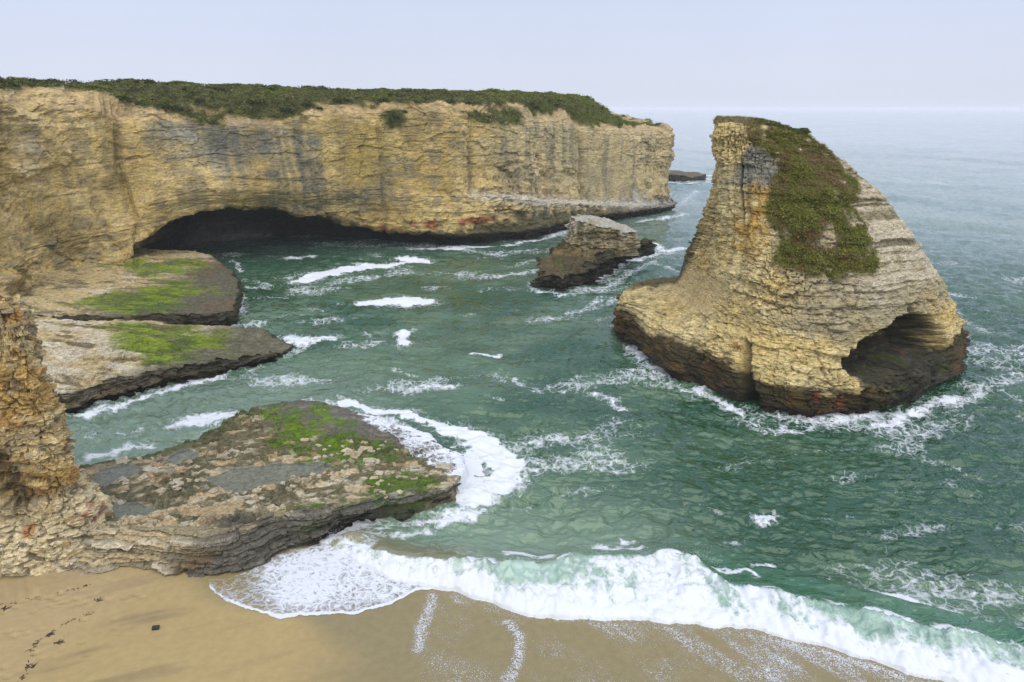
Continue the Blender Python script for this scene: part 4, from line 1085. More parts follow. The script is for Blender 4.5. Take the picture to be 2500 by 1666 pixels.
BLUFF = [(-40, 33.5), (-30.6, 34.0), (-28.3, 34.5), (-24.4, 34.6), (-20.5, 34.4), (-17.8, 34.5), (-15.4, 35.6), (-14.6, 36.8), (-12.4, 37.8), (-11, 39.2), (-8.9, 40.4), (-6.8, 41.0), (-4.4, 42.4), (-3.3, 44.6), (-3.2, 47.2), (-4.2, 50.0), (-7.5, 53.6)]
def make_bluff(root):
    base, q = smooth_path(BLUFF, .075)
    base = base[:, :2]
    pad = np.pad(base, ((20, 20), (0, 0)), 'edge'); tg = pad[40:] - pad[:-40]
    ker = np.ones(41) / 41
    tg = np.stack([np.convolve(np.pad(tg[:, j], 20, 'edge'), ker, 'valid') for j in (0, 1)], 1); tg /= np.linalg.norm(tg, axis=1, keepdims=True)
    nrm = np.stack([tg[:, 1], -tg[:, 0]], 1)
    x = base[:, 0]; o = np.ones_like(q)
    inner = base - nrm * 2.2
    top = _shelf_f(inner[:, 0], inner[:, 1]) + .12
    top = top - 1.6 * sstep(44.5, 47.5, base[:, 1])
    r = sstep(-15, -10, x)                                  # seaward end: undercut instead of stepped
    prof = [(.25 - .5 * r, -.7 * o), (.15 - .7 * r, 0 * o), (.0 - .7 * r, .45 * o), (-.35 - .2 * r, .35 * top + .3), (-.75 + .5 * r, .6 * top + .15), (-1.15 + .7 * r, .82 * top + .05), (-1.6 + .9 * r, top), (-2.2 + .6 * r, top - .12), (-3.2 + .4 * r, top - .7)]
    PD = np.array([p[0] for p in prof]); PZ = np.array([p[1] for p in prof])
    u = np.concatenate([np.linspace(i, i + 1, c, endpoint=False) for i, c in enumerate([5, 7, 10, 12, 12, 12, 8, 6])] + [[8]])
    D = hermite(np.arange(9), PD, u); Z = hermite(np.arange(9), PZ, u)
    P = np.concatenate([base[None] + nrm[None] * D[..., None], Z[..., None]], -1)
    S = np.broadcast_to(q, Z.shape); U = np.broadcast_to(u[:, None], Z.shape)
    X, Y = P[..., 0], P[..., 1]
    zb = Z + .03 * (X + 20) + .16 * fbm(X * .35, Y * .35, Z * .3, 3, 571)
    v1, l1, e1 = blocks(S + .8 * fbm(X * .5, Y * .5, Z, 3, 573), zb, .27, 2.6, 575)
    v2, l2, e2 = blocks(S, zb, .11, 1.1, 577)
    q1, g1 = facet(S * .9, Z * .2, zb * 2.2, 579); q2, g2 = facet(S * 2.4, Z * .2, zb * 5, 581)
    big = fbm(X * .4, Y * .4, Z * .4, 3, 583)
    fade = sstep(7.4, 6.2, U)
    d = fade * (.35 * big + .5 * (v1 - .5) + .34 * (l1 - .5) + .12 * (v2 - .5) + .14 * q1 + .06 * q2 - .22 * (1 - sstep(0, .045, e1)) - .05 * (1 - sstep(0, .02, e2)))
    P[..., :2] += nrm[None] * d[..., None]
    P[..., 2] += (1 - fade) * .1 * q1 + .05 * fade * q2
    X, Y, Z = P[..., 0], P[..., 1], P[..., 2]
    n1 = fbm(X * .3, Y * .3, Z * .3, 4, 585); n2 = fbm(X * 1.3, Y * 1.3, Z * 4, 4, 587)
    c = np.broadcast_to(np.array((.45, .36, .20)), P.shape).copy()
    c = mixc(c, (.60, .53, .38), sstep(.4, .8, v1 + .3 * n2) * .7)
    c = mixc(c, (.44, .27, .10), sstep(.1, .5, n1) * sstep(.5, .9, l1) * .7)
    c = mixc(c, (.22, .185, .11), sstep(.4, .1, l1 + .2 * n2) * .7)
    wd = sstep(-22.5, -17.5, X + 1.6 * n1 + 1.5 * (Z - 1) * -1) * (1 - .75 * sstep(5.4, 6.6, U + .8 * n2))
    c = mixc(c, (.085, .080, .062), wd * .93)
    c = mixc(c, (.14, .13, .10), wd * sstep(.1, .6, n2 + .4 * (v1 - .5)) * .7)
    c = mixc(c, (.17, .10, .035), wd * blob(X, Y, Z, (-19.3, 35, 1.0), (1.2, 2, .5), 589, .8, 1) * .6)
    c = mixc(c, (.05, .10, .015), sstep(-14.5, -12, X) * sstep(.1, .45, n1 + .4 * n2) * sstep(.6, 1.2, Z) * .8)
    c = mixc(c, (.02, .02, .013), sstep(-14.5, -12.5, X) * sstep(.9, .4, Z) * .9)
    c = c * (1 - .45 * fade * (1 - sstep(0, .04, e1)))[..., None]
    ny, nx = Z.shape
    ob = link('layered_bluff', raw_mesh('layered_bluff', P.reshape(-1, 3), grid_faces(ny, nx), c.reshape(-1, 3), {'wet': (wd * .8).ravel()}), ROCK_NEAR, root)
    ob.matrix_parent_inverse = root.matrix_basis.inverted()

def make_near_shelf():
    x = np.arange(-40, -1.4, .088); y = np.arange(33.2, 60.6, .088)
    X, Y = np.meshgrid(x, y)
    Z, sd, pool, sandy, front, sea_end, w1, h, (n1, n2) = shelf_height(X, Y)
    c = np.broadcast_to(np.array((.155, .135, .072)), X.shape + (3,)).copy()
    c = mixc(c, (.52, .45, .30), sstep(.4, .85, w1 + .4 * n2 + .25 * n1 - .3 * sstep(43, 49, Y)) * .9)
    c = mixc(c, (.44, .29, .13), sstep(.8, .95, w1) * .6)
    c = mixc(c, (.10, .10, .06), sstep(.1, .55, -n1 - .3 * n2) * .7)
    c = mixc(c, (.12, .11, .085), sea_end * .85)
    c = mixc(c, (.21, .19, .16), sea_end * sstep(.0, .5, n2) * .7)
    back = sstep(3.2, .3, sd) * sstep(40, 44, Y) * sstep(-18, -24, X)
    c = mixc(c, (.055, .085, .02), back * .85)
    al = np.maximum.reduce([blob(X, Y, X * 0, p + (0,), r + (9,), 561 + k, .8, .5) for k, (p, r) in enumerate((((-17.5, 53.8), (2.9, 4.2)), ((-14.2, 50.2), (3.0, 2.6)), ((-11.2, 47.4), (3.2, 2.4)), ((-7.5, 43.6), (2.8, 1.4)), ((-7.2, 41.4), (2.4, .9)), ((-14, 46), (2, 1)), ((-12.6, 38.9), (2.2, .8)), ((-20, 56), (2.5, 2)))) ])
    c = mixc(c, (.075, .135, .010), al * sstep(-.5, .3, n2 + .2) * .95)
    c = mixc(c, (.14, .22, .012), al * sstep(.2, .6, n2 + n1 * .5) * sstep(46, 50, Y) * .8)
    # bluff: pale beds at left, dark wet rock towards the surf
    wetd = sstep(-20.5, -17.5, X + 1.0 * n1)
    fb = front * sstep(1.0, .95, h)
    c = mixc(c, (.52, .44, .27), fb * (1 - wetd) * .8)
    c = mixc(c, (.44, .29, .12), fb * (1 - wetd) * sstep(.2, .6, n1) * .6)
    c = mixc(c, (.075, .070, .055), np.maximum(np.maximum(fb * wetd, wetd * sstep(38.6, 37.6, Y + .5 * n1) * sstep(-10, -12, X)), sstep(.7, .25, Z) * sstep(-21, -17, X) * sstep(45, 40, Y)) * .95)
    dkf = sstep(1.6, .2, sd) * sstep(42.5, 40.5, Y) * sstep(-17, -13, X) * sstep(1.6, 1.1, Z)
    c = mixc(c, (.05, .046, .03), dkf * .95)
    c = mixc(c, (.05, .045, .03), sstep(.6, .1, Z) * sstep(43, 46, Y) * .9)
    c = mixc(c, (.40, .36, .26), pool * .9)
    c = mixc(c, (.37, .28, .15), sandy)
    wet = np.clip(np.maximum.reduce([fb * wetd, dkf, sea_end, pool, back]), 0, 1)
    keep = (sd[:-1, :-1] > -.5) | (sd[1:, 1:] > -.5)
    V = np.stack([X, Y, Z], -1).reshape(-1, 3)
    F = grid_faces(len(y), len(x), keep=keep)
    V, F, c, wet = compact(V, F, c.reshape(-1, 3), wet.ravel())
    root = tag(empty('rock_shelf', (-18, 44, 0)), 'broad wet rock shelf with tide pools and mossy green patches near the beach', 'rock shelf')
    o = link('rock', raw_mesh('rock', V, F, c, {'wet': wet}), ROCK_NEAR, root); o.matrix_parent_inverse = root.matrix_basis.inverted()
    make_bluff(root)
    return root

# ------------------------------------------------------------------ beach, sea, surf
TOE_X = [-60, -30, -20, -12, -9, -6, -3.2, .6, 5, 11.3, 14, 16.6, 20.2, 24.5, 32, 45]
TOE_Y = [43, 42, 41, 37.8, 35.4, 33.8, 33.1, 31.4, 30.9, 30.5, 29.9, 28.9, 27.1, 25.4, 22.6, 17.5]
CR_X = [-13, -10, -7.5, -4.7, -.7, 4.6, 9, 11.2, 12.6, 16.2, 21.5, 25.2, 32, 45]
CR_Y = [38.6, 37.0, 36.0, 35.0, 34.4, 34.9, 35.6, 35.2, 33.0, 31.5, 29.6, 28.0, 25.0, 20.0]
CR_H = [0, .45, .75, .95, 1.15, 1.2, 1.15, 1.0, .85, 1.0, 1.15, 1.25, 1.3, 1.3]

def toe_line(X):
    return np.interp(X, TOE_X, TOE_Y) + .22 * fbm2(X * .9, X * 0 + 5, 4, 601)

def sand_height(X, Y):
    d = np.interp(X, TOE_X, TOE_Y) - Y
    z = np.where(d > 0, .062 * d + .0012 * d * d, .12 * d)
    return z + .02 * fbm2(X * .25, Y * .25, 3, 603)

def polar_grid(r, ang):
    R, A = np.meshgrid(r, ang, indexing='ij')
    return R * np.sin(A), R * np.cos(A)

def make_beach():
    X, Y = polar_grid(np.concatenate([np.arange(16, 42, .115), np.arange(42, 64, 1.0)]), np.radians(np.arange(-60, 60, .2)))
    Z = sand_height(X, Y)
    # trampled dry sand and footprints on the left
    dry = sstep(-20.5, -24.5, X + .42 * (31 - Y) + .8 * fbm2(X * .3, Y * .3, 3, 611))
    Z = Z + dry * (.022 * fbm2(X * 1.8, Y * 1.8, 3, 613))
    r2 = np.random.default_rng(5)
    for k in range(120):
        px_, py_ = r2.uniform(-32, -21), r2.uniform(24, 33)
        if k < 50: px_, py_ = -29.5 + .13 * k + r2.normal(0, .35), 32.6 - .02 * k + r2.normal(0, .5)
        an = r2.uniform(-.5, .5); dx, dy = X - px_, Y - py_
        m = (np.abs(dx) < 1) & (np.abs(dy) < 1)
        if not m.any(): continue
        ex = (dx[m] * math.cos(an) + dy[m] * math.sin(an)) / .20; ey = (-dx[m] * math.sin(an) + dy[m] * math.cos(an)) / .11
        q = ex ** 2 + ey ** 2
        Z[m] += -.12 * np.exp(-q) + .025 * np.exp(-(np.sqrt(q) - 1.7) ** 2 * 4)
    n1 = fbm2(X * .12, Y * .3, 4, 621); n2 = fbm2(X * .6, Y * .6, 4, 623)
    a = math.radians(25); u = X * math.cos(a) + Y * math.sin(a); v = -X * math.sin(a) + Y * math.cos(a)
    n3 = fbm2(u * .18, v * .9, 4, 625)
    c = np.broadcast_to(np.array((.405, .30, .13)), X.shape + (3,)).copy()
    c = mixc(c, (.33, .245, .115), sstep(0, .6, n3) * .7)
    c = mixc(c, (.20, .16, .085), sstep(.25, .75, n3 + .5 * n1) * sstep(-14, -20, X) * .4)
    c = mixc(c, (.42, .31, .155), dry * .7)
    sh = np.interp(X, TOE_X, TOE_Y) - Y
    wetm = np.maximum(sstep(8.5, 5.5, sh + 1.2 * n1) * sstep(-20.5, -17, X), sstep(7.5, 5.0, sh) * .0)
    wetm = np.maximum(wetm, sstep(-12, -6, X + n1))
    c = mixc(c, (.245, .20, .092), wetm * .9)
    keep = (sh[:-1, :-1] > -6) | (X[:-1, :-1] < -10)
    V, F, cv_, wv_ = compact(np.stack([X, Y, Z], -1).reshape(-1, 3), grid_faces(*X.shape, keep=keep), c.reshape(-1, 3), wetm.ravel())
    me = raw_mesh('beach', V, F, cv_, {'wet': wv_}, True)
    m, n, l, o = nodes('beach_sand')
    b = n.new('ShaderNodeBsdfPrincipled')
    at = n.new('ShaderNodeAttribute'); at.attribute_name = 'tint'
    wa = n.new('ShaderNodeAttribute'); wa.attribute_name = 'wet'
    v = scaled(n, l, (1, 1, 1))
    f1 = tex_noise(n, l, v, 38, 3); f2 = tex_noise(n, l, v, 2.2, 4)
    k = math_(n, l, 'MULTIPLY', mrange(n, l, f1, .3, .7, .86, 1.12), mrange(n, l, f2, .3, .7, .93, 1.07))
    sc = n.new('ShaderNodeVectorMath'); sc.operation = 'SCALE'
    l.new(at.outputs['Color'], sc.inputs[0]); l.new(k, sc.inputs['Scale']); l.new(sc.outputs['Vector'], b.inputs['Base Color'])
    l.new(mrange(n, l, wa.outputs['Fac'], 0, 1, .95, .14), b.inputs['Roughness'])
    b.inputs['Specular IOR Level'].default_value = .3
    bp = n.new('ShaderNodeBump'); bp.inputs['Strength'].default_value = .25; bp.inputs['Distance'].default_value = .03
    l.new(tex_noise(n, l, v, 9, 4), bp.inputs['Height']); l.new(bp.outputs['Normal'], b.inputs['Normal'])
    l.new(b.outputs['BSDF'], o.inputs['Surface'])
    return tag(link('beach', me, m), 'smooth golden sand beach at the foot of the rocks', 'beach', kind='structure')

def lace_fac(n, l, foam, lo, hi, big=.9, small=2.6, warp=.55):
    """foam attribute (0..1.5) broken into lace"""
    tc = n.new('ShaderNodeTexCoord')
    nz = n.new('ShaderNodeTexNoise'); nz.inputs['Scale'].default_value = .8; nz.inputs['Detail'].default_value = 4
    l.new(tc.outputs['Object'], nz.inputs['Vector'])
    sub = n.new('ShaderNodeVectorMath'); sub.operation = 'SUBTRACT'; sub.inputs[1].default_value = (.5, .5, .5)
    l.new(nz.outputs['Color'], sub.inputs[0])
    sc = n.new('ShaderNodeVectorMath'); sc.operation = 'SCALE'; sc.inputs['Scale'].default_value = warp * 4
    l.new(sub.outputs['Vector'], sc.inputs[0])
    ad = n.new('ShaderNodeVectorMath'); ad.operation = 'ADD'
    l.new(tc.outputs['Object'], ad.inputs[0]); l.new(sc.outputs['Vector'], ad.inputs[1])
    outs = []
    for s_, w_ in ((big, 1.0), (small, .7)):
        vo = n.new('ShaderNodeTexVoronoi'); vo.feature = 'DISTANCE_TO_EDGE'; vo.inputs['Scale'].default_value = s_
        l.new(ad.outputs['Vector'], vo.inputs['Vector'])
        outs.append(mrange(n, l, vo.outputs['Distance'], 0, .32, w_, 0))
    web = math_(n, l, 'MAXIMUM', outs[0], outs[1])
    nf = tex_noise(n, l, ad.outputs['Vector'], 3.2, 6, .72)
    pat = math_(n, l, 'ADD', math_(n, l, 'MULTIPLY', web, .46), math_(n, l, 'MULTIPLY', nf, .78))
    v = math_(n, l, 'ADD', foam, math_(n, l, 'SUBTRACT', pat, .95))
    return mrange(n, l, v, lo, hi, 0, 1), nf

def foam_bsdf(n, l, nf):
    f = n.new('ShaderNodeBsdfPrincipled')
    f.inputs['Base Color'].default_value = (.70, .725, .735, 1)
    f.inputs['Roughness'].default_value = .85; f.inputs['Specular IOR Level'].default_value = .2
    bp = n.new('ShaderNodeBump'); bp.inputs['Strength'].default_value = .4; bp.inputs['Distance'].default_value = .08
    l.new(nf, bp.inputs['Height']); l.new(bp.outputs['Normal'], f.inputs['Normal'])
    return f

def water_material():
    m, n, l, o = nodes('sea_water')
    b = n.new('ShaderNodeBsdfPrincipled')
    at = n.new('ShaderNodeAttribute'); at.attribute_name = 'tint'
    l.new(at.outputs['Color'], b.inputs['Base Color'])
    b.inputs['Roughness'].default_value = .06; b.inputs['IOR'].default_value = 1.45; b.inputs['Specular IOR Level'].default_value = .9
    b.inputs['Specular Tint'].default_value = (.88, 1.0, .86, 1)
    v = scaled(n, l, (.75, 1.25, 1)); v2 = scaled(n, l, (.30, .55, 1))
    h1 = tex_noise(n, l, v, 1.5, 2, .5, .9); h2 = tex_noise(n, l, v2, 1.0, 3, .5, .5)
    at2 = n.new('ShaderNodeAttribute'); at2.attribute_name = 'calm'
    gust = mrange(n, l, tex_noise(n, l, v2, .16, 3, .5, .6), .35, .65, .35, 1.5)
    hh = math_(n, l, 'ADD', math_(n, l, 'MULTIPLY', h1, gust), math_(n, l, 'MULTIPLY', h2, 2.4))
    bp = n.new('ShaderNodeBump'); bp.inputs['Distance'].default_value = .22
    l.new(mrange(n, l, at2.outputs['Fac'], 0, 1, 1.0, .25), bp.inputs['Strength'])
    l.new(hh, bp.inputs['Height']); l.new(bp.outputs['Normal'], b.inputs['Normal'])
    fa = n.new('ShaderNodeAttribute'); fa.attribute_name = 'foam'
    fac, nf = lace_fac(n, l, fa.outputs['Fac'], .08, .46)
    f = foam_bsdf(n, l, nf)
    mx = n.new('ShaderNodeMixShader')
    l.new(fac, mx.inputs[0]); l.new(b.outputs['BSDF'], mx.inputs[1]); l.new(f.outputs['BSDF'], mx.inputs[2])
    l.new(mx.outputs['Shader'], o.inputs['Surface'])
    return m

FIN_FOOT = FIN_SLICES[0.0]
def make_sea(head_base):
    r = [23.0]
    while r[-1] < 14000:
        q = r[-1]
        r.append(q + (.085 if q < 38 else max(.085 + (q - 38) * .005, 0) if q < 120 else .495 + (q - 120) * .013))
    X, Y = polar_grid(np.array(r), np.radians(np.concatenate([np.arange(-64, -46, .6), np.arange(-46, 46, .172), np.arange(46, 64.1, .6)])))
    R = np.hypot(X, Y)
    far = sstep(120, 900, R)
    # open-sea swell comes from the upper right; the cove is choppy
    th = math.radians(200); cu = X * math.cos(th) + Y * math.sin(th); cv = -X * math.sin(th) + Y * math.cos(th)
    wx = X + 2.5 * fbm2(X * .06, Y * .06, 3, 631); wy = Y + 2.5 * fbm2(X * .06, Y * .06, 3, 633)
    sw = fbm2((wx * .5 + wy * .86) * .11, (wx * .86 - wy * .5) * .035, 3, 635)
    ch = fbm2((wx * .3 + wy) * .42, (wx - wy * .3) * .2, 4, 637)
    rip = 1 - np.abs(fbm2((wx * .2 + wy) * .95, (wx - .2 * wy) * .42, 3, 639))
    near = sstep(1.0, 9.0, Y - np.interp(X, TOE_X, TOE_Y))
    Z = .30 * sw * (.35 + .65 * near) + .26 * ch * near * (1 - .5 * far) + .46 * (rip - .6) * near * (1 - far) * (.55 + .6 * sstep(-.5, .6, fbm2(X * .05, Y * .06, 3, 640)))
    m_ = R < 100
    Z[m_] += (.17 * near * (1 - np.abs(fbm2((wx * .2 + wy) * 2.1, (wx - .2 * wy) * 1.0, 2, 642))))[m_]
    # rolling swell lines outside
    Z += sstep(70, 200, R) * .45 * fbm2(cu * .035 + .6 * sw, cv * .009, 3, 641)
    # the breaker
    ty = toe_line(X); cy = np.interp(X, CR_X, CR_Y) + .25 * fbm2(X * .5, X * 0, 3, 643); hc = np.interp(X, CR_X, CR_H, left=0)
    hc = hc * (1 + .18 * fbm2(X * .6, X * 0 + 2, 3, 645))
    w = (Y - ty) / np.maximum(cy - ty, .4)
    lump = np.abs(fbm2(X * 1.0, Y * .8, 4, 647, .55)) * .75 + .16 * np.abs(fbm2(X * 3.2, Y * 1.6, 3, 649))
    front = sstep(-.02, .06, w) * sstep(1.12, .9, w) * (hc > .02)
    hw = np.where(w < 1, .10 + np.clip(w, 0, 1) ** .75 * (hc - .10), hc * np.exp(-np.clip((Y - cy) / 2.0, 0, 9) ** 2))
    onw = np.clip(hc / .5, 0, 1)
    Z = Z * (1 - .6 * np.exp(-np.clip((Y - cy) / 3, 0, 9) ** 2) * onw) + hw * onw + front * (lump - .1) * (.35 + .5 * np.clip(w, 0, 1)) * onw
    # second, unbroken rise behind the right-hand part
    c2 = np.interp(X, [12, 17, 20.5, 24.5, 30], [36.5, 34.0, 32.2, 30.0, 27.0]) ; h2 = np.interp(X, [12, 16, 22, 30], [0, .35, .6, .6])
    Z += h2 * np.exp(-((Y - c2) / .8) ** 2)
    # hump of water forced against the shelf corner
    Z += .55 * np.exp(-(((X + 10.6) / 1.4) ** 2 + ((Y - 38.2) / .7) ** 2))
    # toe: dive under the sand landward
    Z = np.where(Y < ty, sand_height(X, Y) - .25 - .3 * np.clip(ty - Y, 0, 3), np.maximum(Z, np.where((w < 1) & (hc > .02), sand_height(X, Y) + .05, -5)))
    # ---- foam
    foam = np.zeros(X.shape); solid = np.zeros(X.shape); ids = np.zeros(X.shape, np.int8)
    wX = X + .9 * fbm2(X * .4, Y * .4, 5, 651, .62); wY = Y + .9 * fbm2(X * .4, Y * .4, 5, 653, .62)
    sel = (R < 330)
    brk = fbm2(X * .5, Y * .7, 4, 656)
    for k, (pts, wd, stg) in enumerate(FOAM_STROKES):
        P = np.array(pts); lo = P.min(0) - 5 * wd - 1; hi = P.max(0) + 5 * wd + 1
        m = sel & (X > lo[0]) & (X < hi[0]) & (Y > lo[1]) & (Y < hi[1])
        if not m.any(): continue
        d, _ = seg_dist(wX[m], wY[m], pts)
        core = 1.15 if stg > 1.1 else 1.0
        if stg < .72: stg *= .9
        g = stg * np.exp(-(d / (wd * core)) ** (3 if stg >= 1.1 else 1.4)) * (1 if stg >= 1.1 else .92 + .25 * brk[m])
        if stg >= 1.1: g = np.maximum(np.minimum(g, 1.12 + .2 * brk[m]) * (g > .1), .6 * np.exp(-(d / (2.3 * wd)) ** 1.3))
        foam[m] = np.maximum(foam[m], g)
        if k in (0, 2, 3, 5, 6):
            ii = ids[m]; ii[g > .7] = k + 1; ids[m] = ii
    def rim(poly, wd, stg, seed):
        d = -signed(X[sel], Y[sel], poly)
        q = fbm2(X[sel] * .16, Y[sel] * .16, 3, seed)
        foam[sel] = np.maximum(foam[sel], stg * (.35 + .65 * sstep(-.45, .5, q)) * np.exp(-np.clip(d, 0, 99) / wd) * (d > -1.5))
    rim(FIN_FOOT, 2.0, .66, 655); rim(STACK_LOW, 1.5, .95, 657); rim(LOW_SHELF, 1.3, .8, 659); rim(UP_SHELF, 1.2, .8, 661); rim(SHELF_POLY, .9, .7, 663); rim(REEF, 3, 1.1, 665)
    dh, _ = seg_dist(X[sel], Y[sel], head_base[::40, :2])
    foam[sel] = np.maximum(foam[sel], .85 * np.exp(-dh / 1.2) * sstep(-.2, .5, fbm2(X[sel] * .1, Y[sel] * .1, 3, 667)))
    # faint flecks everywhere, more where the cove is busy
    fl = sstep(-.1, .9, fbm2((X + .5 * Y) * .10, (Y - .3 * X) * .22, 4, 669)) * .46
    foam = np.maximum(foam, fl * sstep(260, 120, R) * near)
    # open sea: rare white caps
    foam = np.maximum(foam, .55 * sstep(.72, .95, fbm2(cu * .05, cv * .012, 4, 671)) * sstep(60, 120, R) * sstep(500, 200, R))
    wave_f = np.clip(front, 0, 1) * onw
    toe_f = sstep(-.5, -.3, w) * sstep(.2, .05, w) * onw
    glassy = np.exp(-((X - 1.0) / 3.6) ** 2) * sstep(.45, .7, w) + np.exp(-((X - 21.5) / 5.0) ** 2) * sstep(.4, .75, w) * .9
    foam = np.maximum(foam, wave_f * (.72 + .22 * sstep(.5, .1, w) + .46 * fbm2(X * 1.3 + .3 * Y, Y * .45, 5, 675, .6) - .62 * np.clip(glassy, 0, 1) + .2 * np.exp(-(np.clip(w, 0, 1) / .25) ** 2)))
    foam = np.maximum(foam, .9 * onw * np.exp(-np.clip((Y - cy) / .55, -9, 9) ** 2) * (Y >= cy) * sstep(-.4, .3, fbm2(X * .6, Y * .6, 3, 673)))
    foam = np.maximum(foam, 1.1 * toe_f) * (Y > ty - 1.2)
    # ---- body colour of the water: deep green, milky where the sand is stirred up; far out, painted sky sheen
    sh = Y - np.interp(X, TOE_X, TOE_Y)
    n1 = fbm2(X * .05, Y * .07, 4, 681); n2 = fbm2(X * .22, Y * .3, 4, 683)
    c = np.broadcast_to(np.array((.017, .068, .030)), X.shape + (3,)).copy()
    c = mixc(c, (.105, .175, .098), sstep(-.45, .65, n1 + .35 * n2) * .8 * sstep(150, 90, R))
    chan = sstep(-6, -22, X) * sstep(38, 44, Y) * sstep(74, 62, Y)
    c = mixc(c, (.16, .225, .155), chan * .8)
    mlk = sstep(17, 5, sh + 2.2 * n1 + 1.5 * n2) * sstep(16, 4, X + 2 * n1)
    c = mixc(c, (.185, .265, .18), mlk * .9)
    c = mixc(c, (.045, .155, .085), sstep(9, 2, sh + 1.5 * n2) * sstep(6, 14, X) * .8)
    c = mixc(c, (.23, .20, .11), sstep(5, 1.2, sh + .8 * n2) * sstep(0, -6, X) * .9)
    c = mixc(c, (.42, .56, .47), np.clip(np.maximum(wave_f * np.clip(glassy, 0, 1) * .9, .55 * wave_f), 0, .9))
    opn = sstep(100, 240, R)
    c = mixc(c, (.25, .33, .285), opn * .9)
    c = mixc(c, (.42, .47, .465), sstep(130, 650, R) * .92)  # paling with distance: grazing sky reflection and haze put into the colour
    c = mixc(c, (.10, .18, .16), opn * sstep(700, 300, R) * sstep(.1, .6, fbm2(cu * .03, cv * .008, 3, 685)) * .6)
    calm = np.clip(mlk * sstep(12, 4, sh) + .35 * sstep(20, 30, X) * sstep(60, 40, Y), 0, 1)
    # drop faces far inside the land
    hp = [tuple(p) for p in head_base[::90, :2]] + [(-140, 300), (-160, 60)]
    core = (signed(X, Y, hp) > 24) & (R < 400)
    fincore = (signed(X, Y, FIN_FOOT) > 5) & (R < 120)
    bad = core | fincore | (Y < ty - 2.5)
    keepv = ~bad
    ny, nx = X.shape
    kf = keepv[:-1, :-1] | keepv[1:, 1:] | keepv[:-1, 1:] | keepv[1:, :-1]
    cell = np.zeros((ny - 1, nx - 1), np.int8)
    cell[(wave_f[:-1, :-1] > .4) & (R[:-1, :-1] < 70)] = 100
    ic = ids[:-1, :-1]; cell[(ic > 0) & (cell == 0)] = ic[(ic > 0) & (cell == 0)]
    F = grid_faces(ny, nx).reshape(ny - 1, nx - 1, 4)
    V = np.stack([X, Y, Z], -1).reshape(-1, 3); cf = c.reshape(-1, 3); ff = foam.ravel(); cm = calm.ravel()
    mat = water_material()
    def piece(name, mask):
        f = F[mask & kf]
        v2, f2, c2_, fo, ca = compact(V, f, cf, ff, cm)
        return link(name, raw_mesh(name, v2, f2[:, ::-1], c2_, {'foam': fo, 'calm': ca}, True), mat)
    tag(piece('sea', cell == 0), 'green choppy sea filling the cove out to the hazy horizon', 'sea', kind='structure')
    tag(piece('breaking_wave', cell == 100), 'white foaming wave breaking along the sandy beach', 'wave')
    names = {1: 'long white foam streak drifting in front of the sea cave', 3: 'small foam blob at the far end of the long foam streak', 4: 'oval white foam patch drifting in mid cove below the long streak',
             6: 'narrow upright white foam patch in the middle of the cove', 7: 'smallest thin foam patch drifting left of the fin rock'}
    for k, lb in names.items():
        if (cell == k).any(): tag(piece('foam_patch', cell == k), lb, 'foam', 'foam patches drifting in the cove')
    return X, Y, Z

def foam_sheet_material(name, lo, hi, big, small, warp):
    m, n, l, o = nodes(name)
    fa = n.new('ShaderNodeAttribute'); fa.attribute_name = 'foam'
    fac, nf = lace_fac(n, l, fa.outputs['Fac'], lo, hi, big, small, warp)
    f = foam_bsdf(n, l, nf)
    t = n.new('ShaderNodeBsdfTransparent')
    mx = n.new('ShaderNodeMixShader')
    l.new(fac, mx.inputs[0]); l.new(t.outputs['BSDF'], mx.inputs[1]); l.new(f.outputs['BSDF'], mx.inputs[2])
    l.new(mx.outputs['Shader'], o.inputs['Surface'])
    return m

def froth_material():
    m, n, l, o = nodes('froth_flecks')
    fa = n.new('ShaderNodeAttribute'); fa.attribute_name = 'foam'
    v = scaled(n, l, (1, 1, 1))
    worm = tex_noise(n, l, v, 5.0, 3, .6, 1.2)
    ridge = math_(n, l, 'SUBTRACT', 1.0, math_(n, l, 'ABSOLUTE', math_(n, l, 'MULTIPLY', math_(n, l, 'SUBTRACT', worm, .5), 7.0), 0.0))
    grain = tex_noise(n, l, v, 17.0, 3, .75)
    pat = math_(n, l, 'ADD', math_(n, l, 'MULTIPLY', math_(n, l, 'MAXIMUM', ridge, 0.0), .40), math_(n, l, 'MULTIPLY', grain, .95))
    fac = mrange(n, l, math_(n, l, 'ADD', fa.outputs['Fac'], math_(n, l, 'SUBTRACT', pat, 1.0)), 0, .16, 0, .95)
    f = foam_bsdf(n, l, grain)
    t = n.new('ShaderNodeBsdfTransparent'); mx = n.new('ShaderNodeMixShader')
    l.new(fac, mx.inputs[0]); l.new(t.outputs['BSDF'], mx.inputs[1]); l.new(f.outputs['BSDF'], mx.inputs[2])
    l.new(mx.outputs['Shader'], o.inputs['Surface'])
    return m

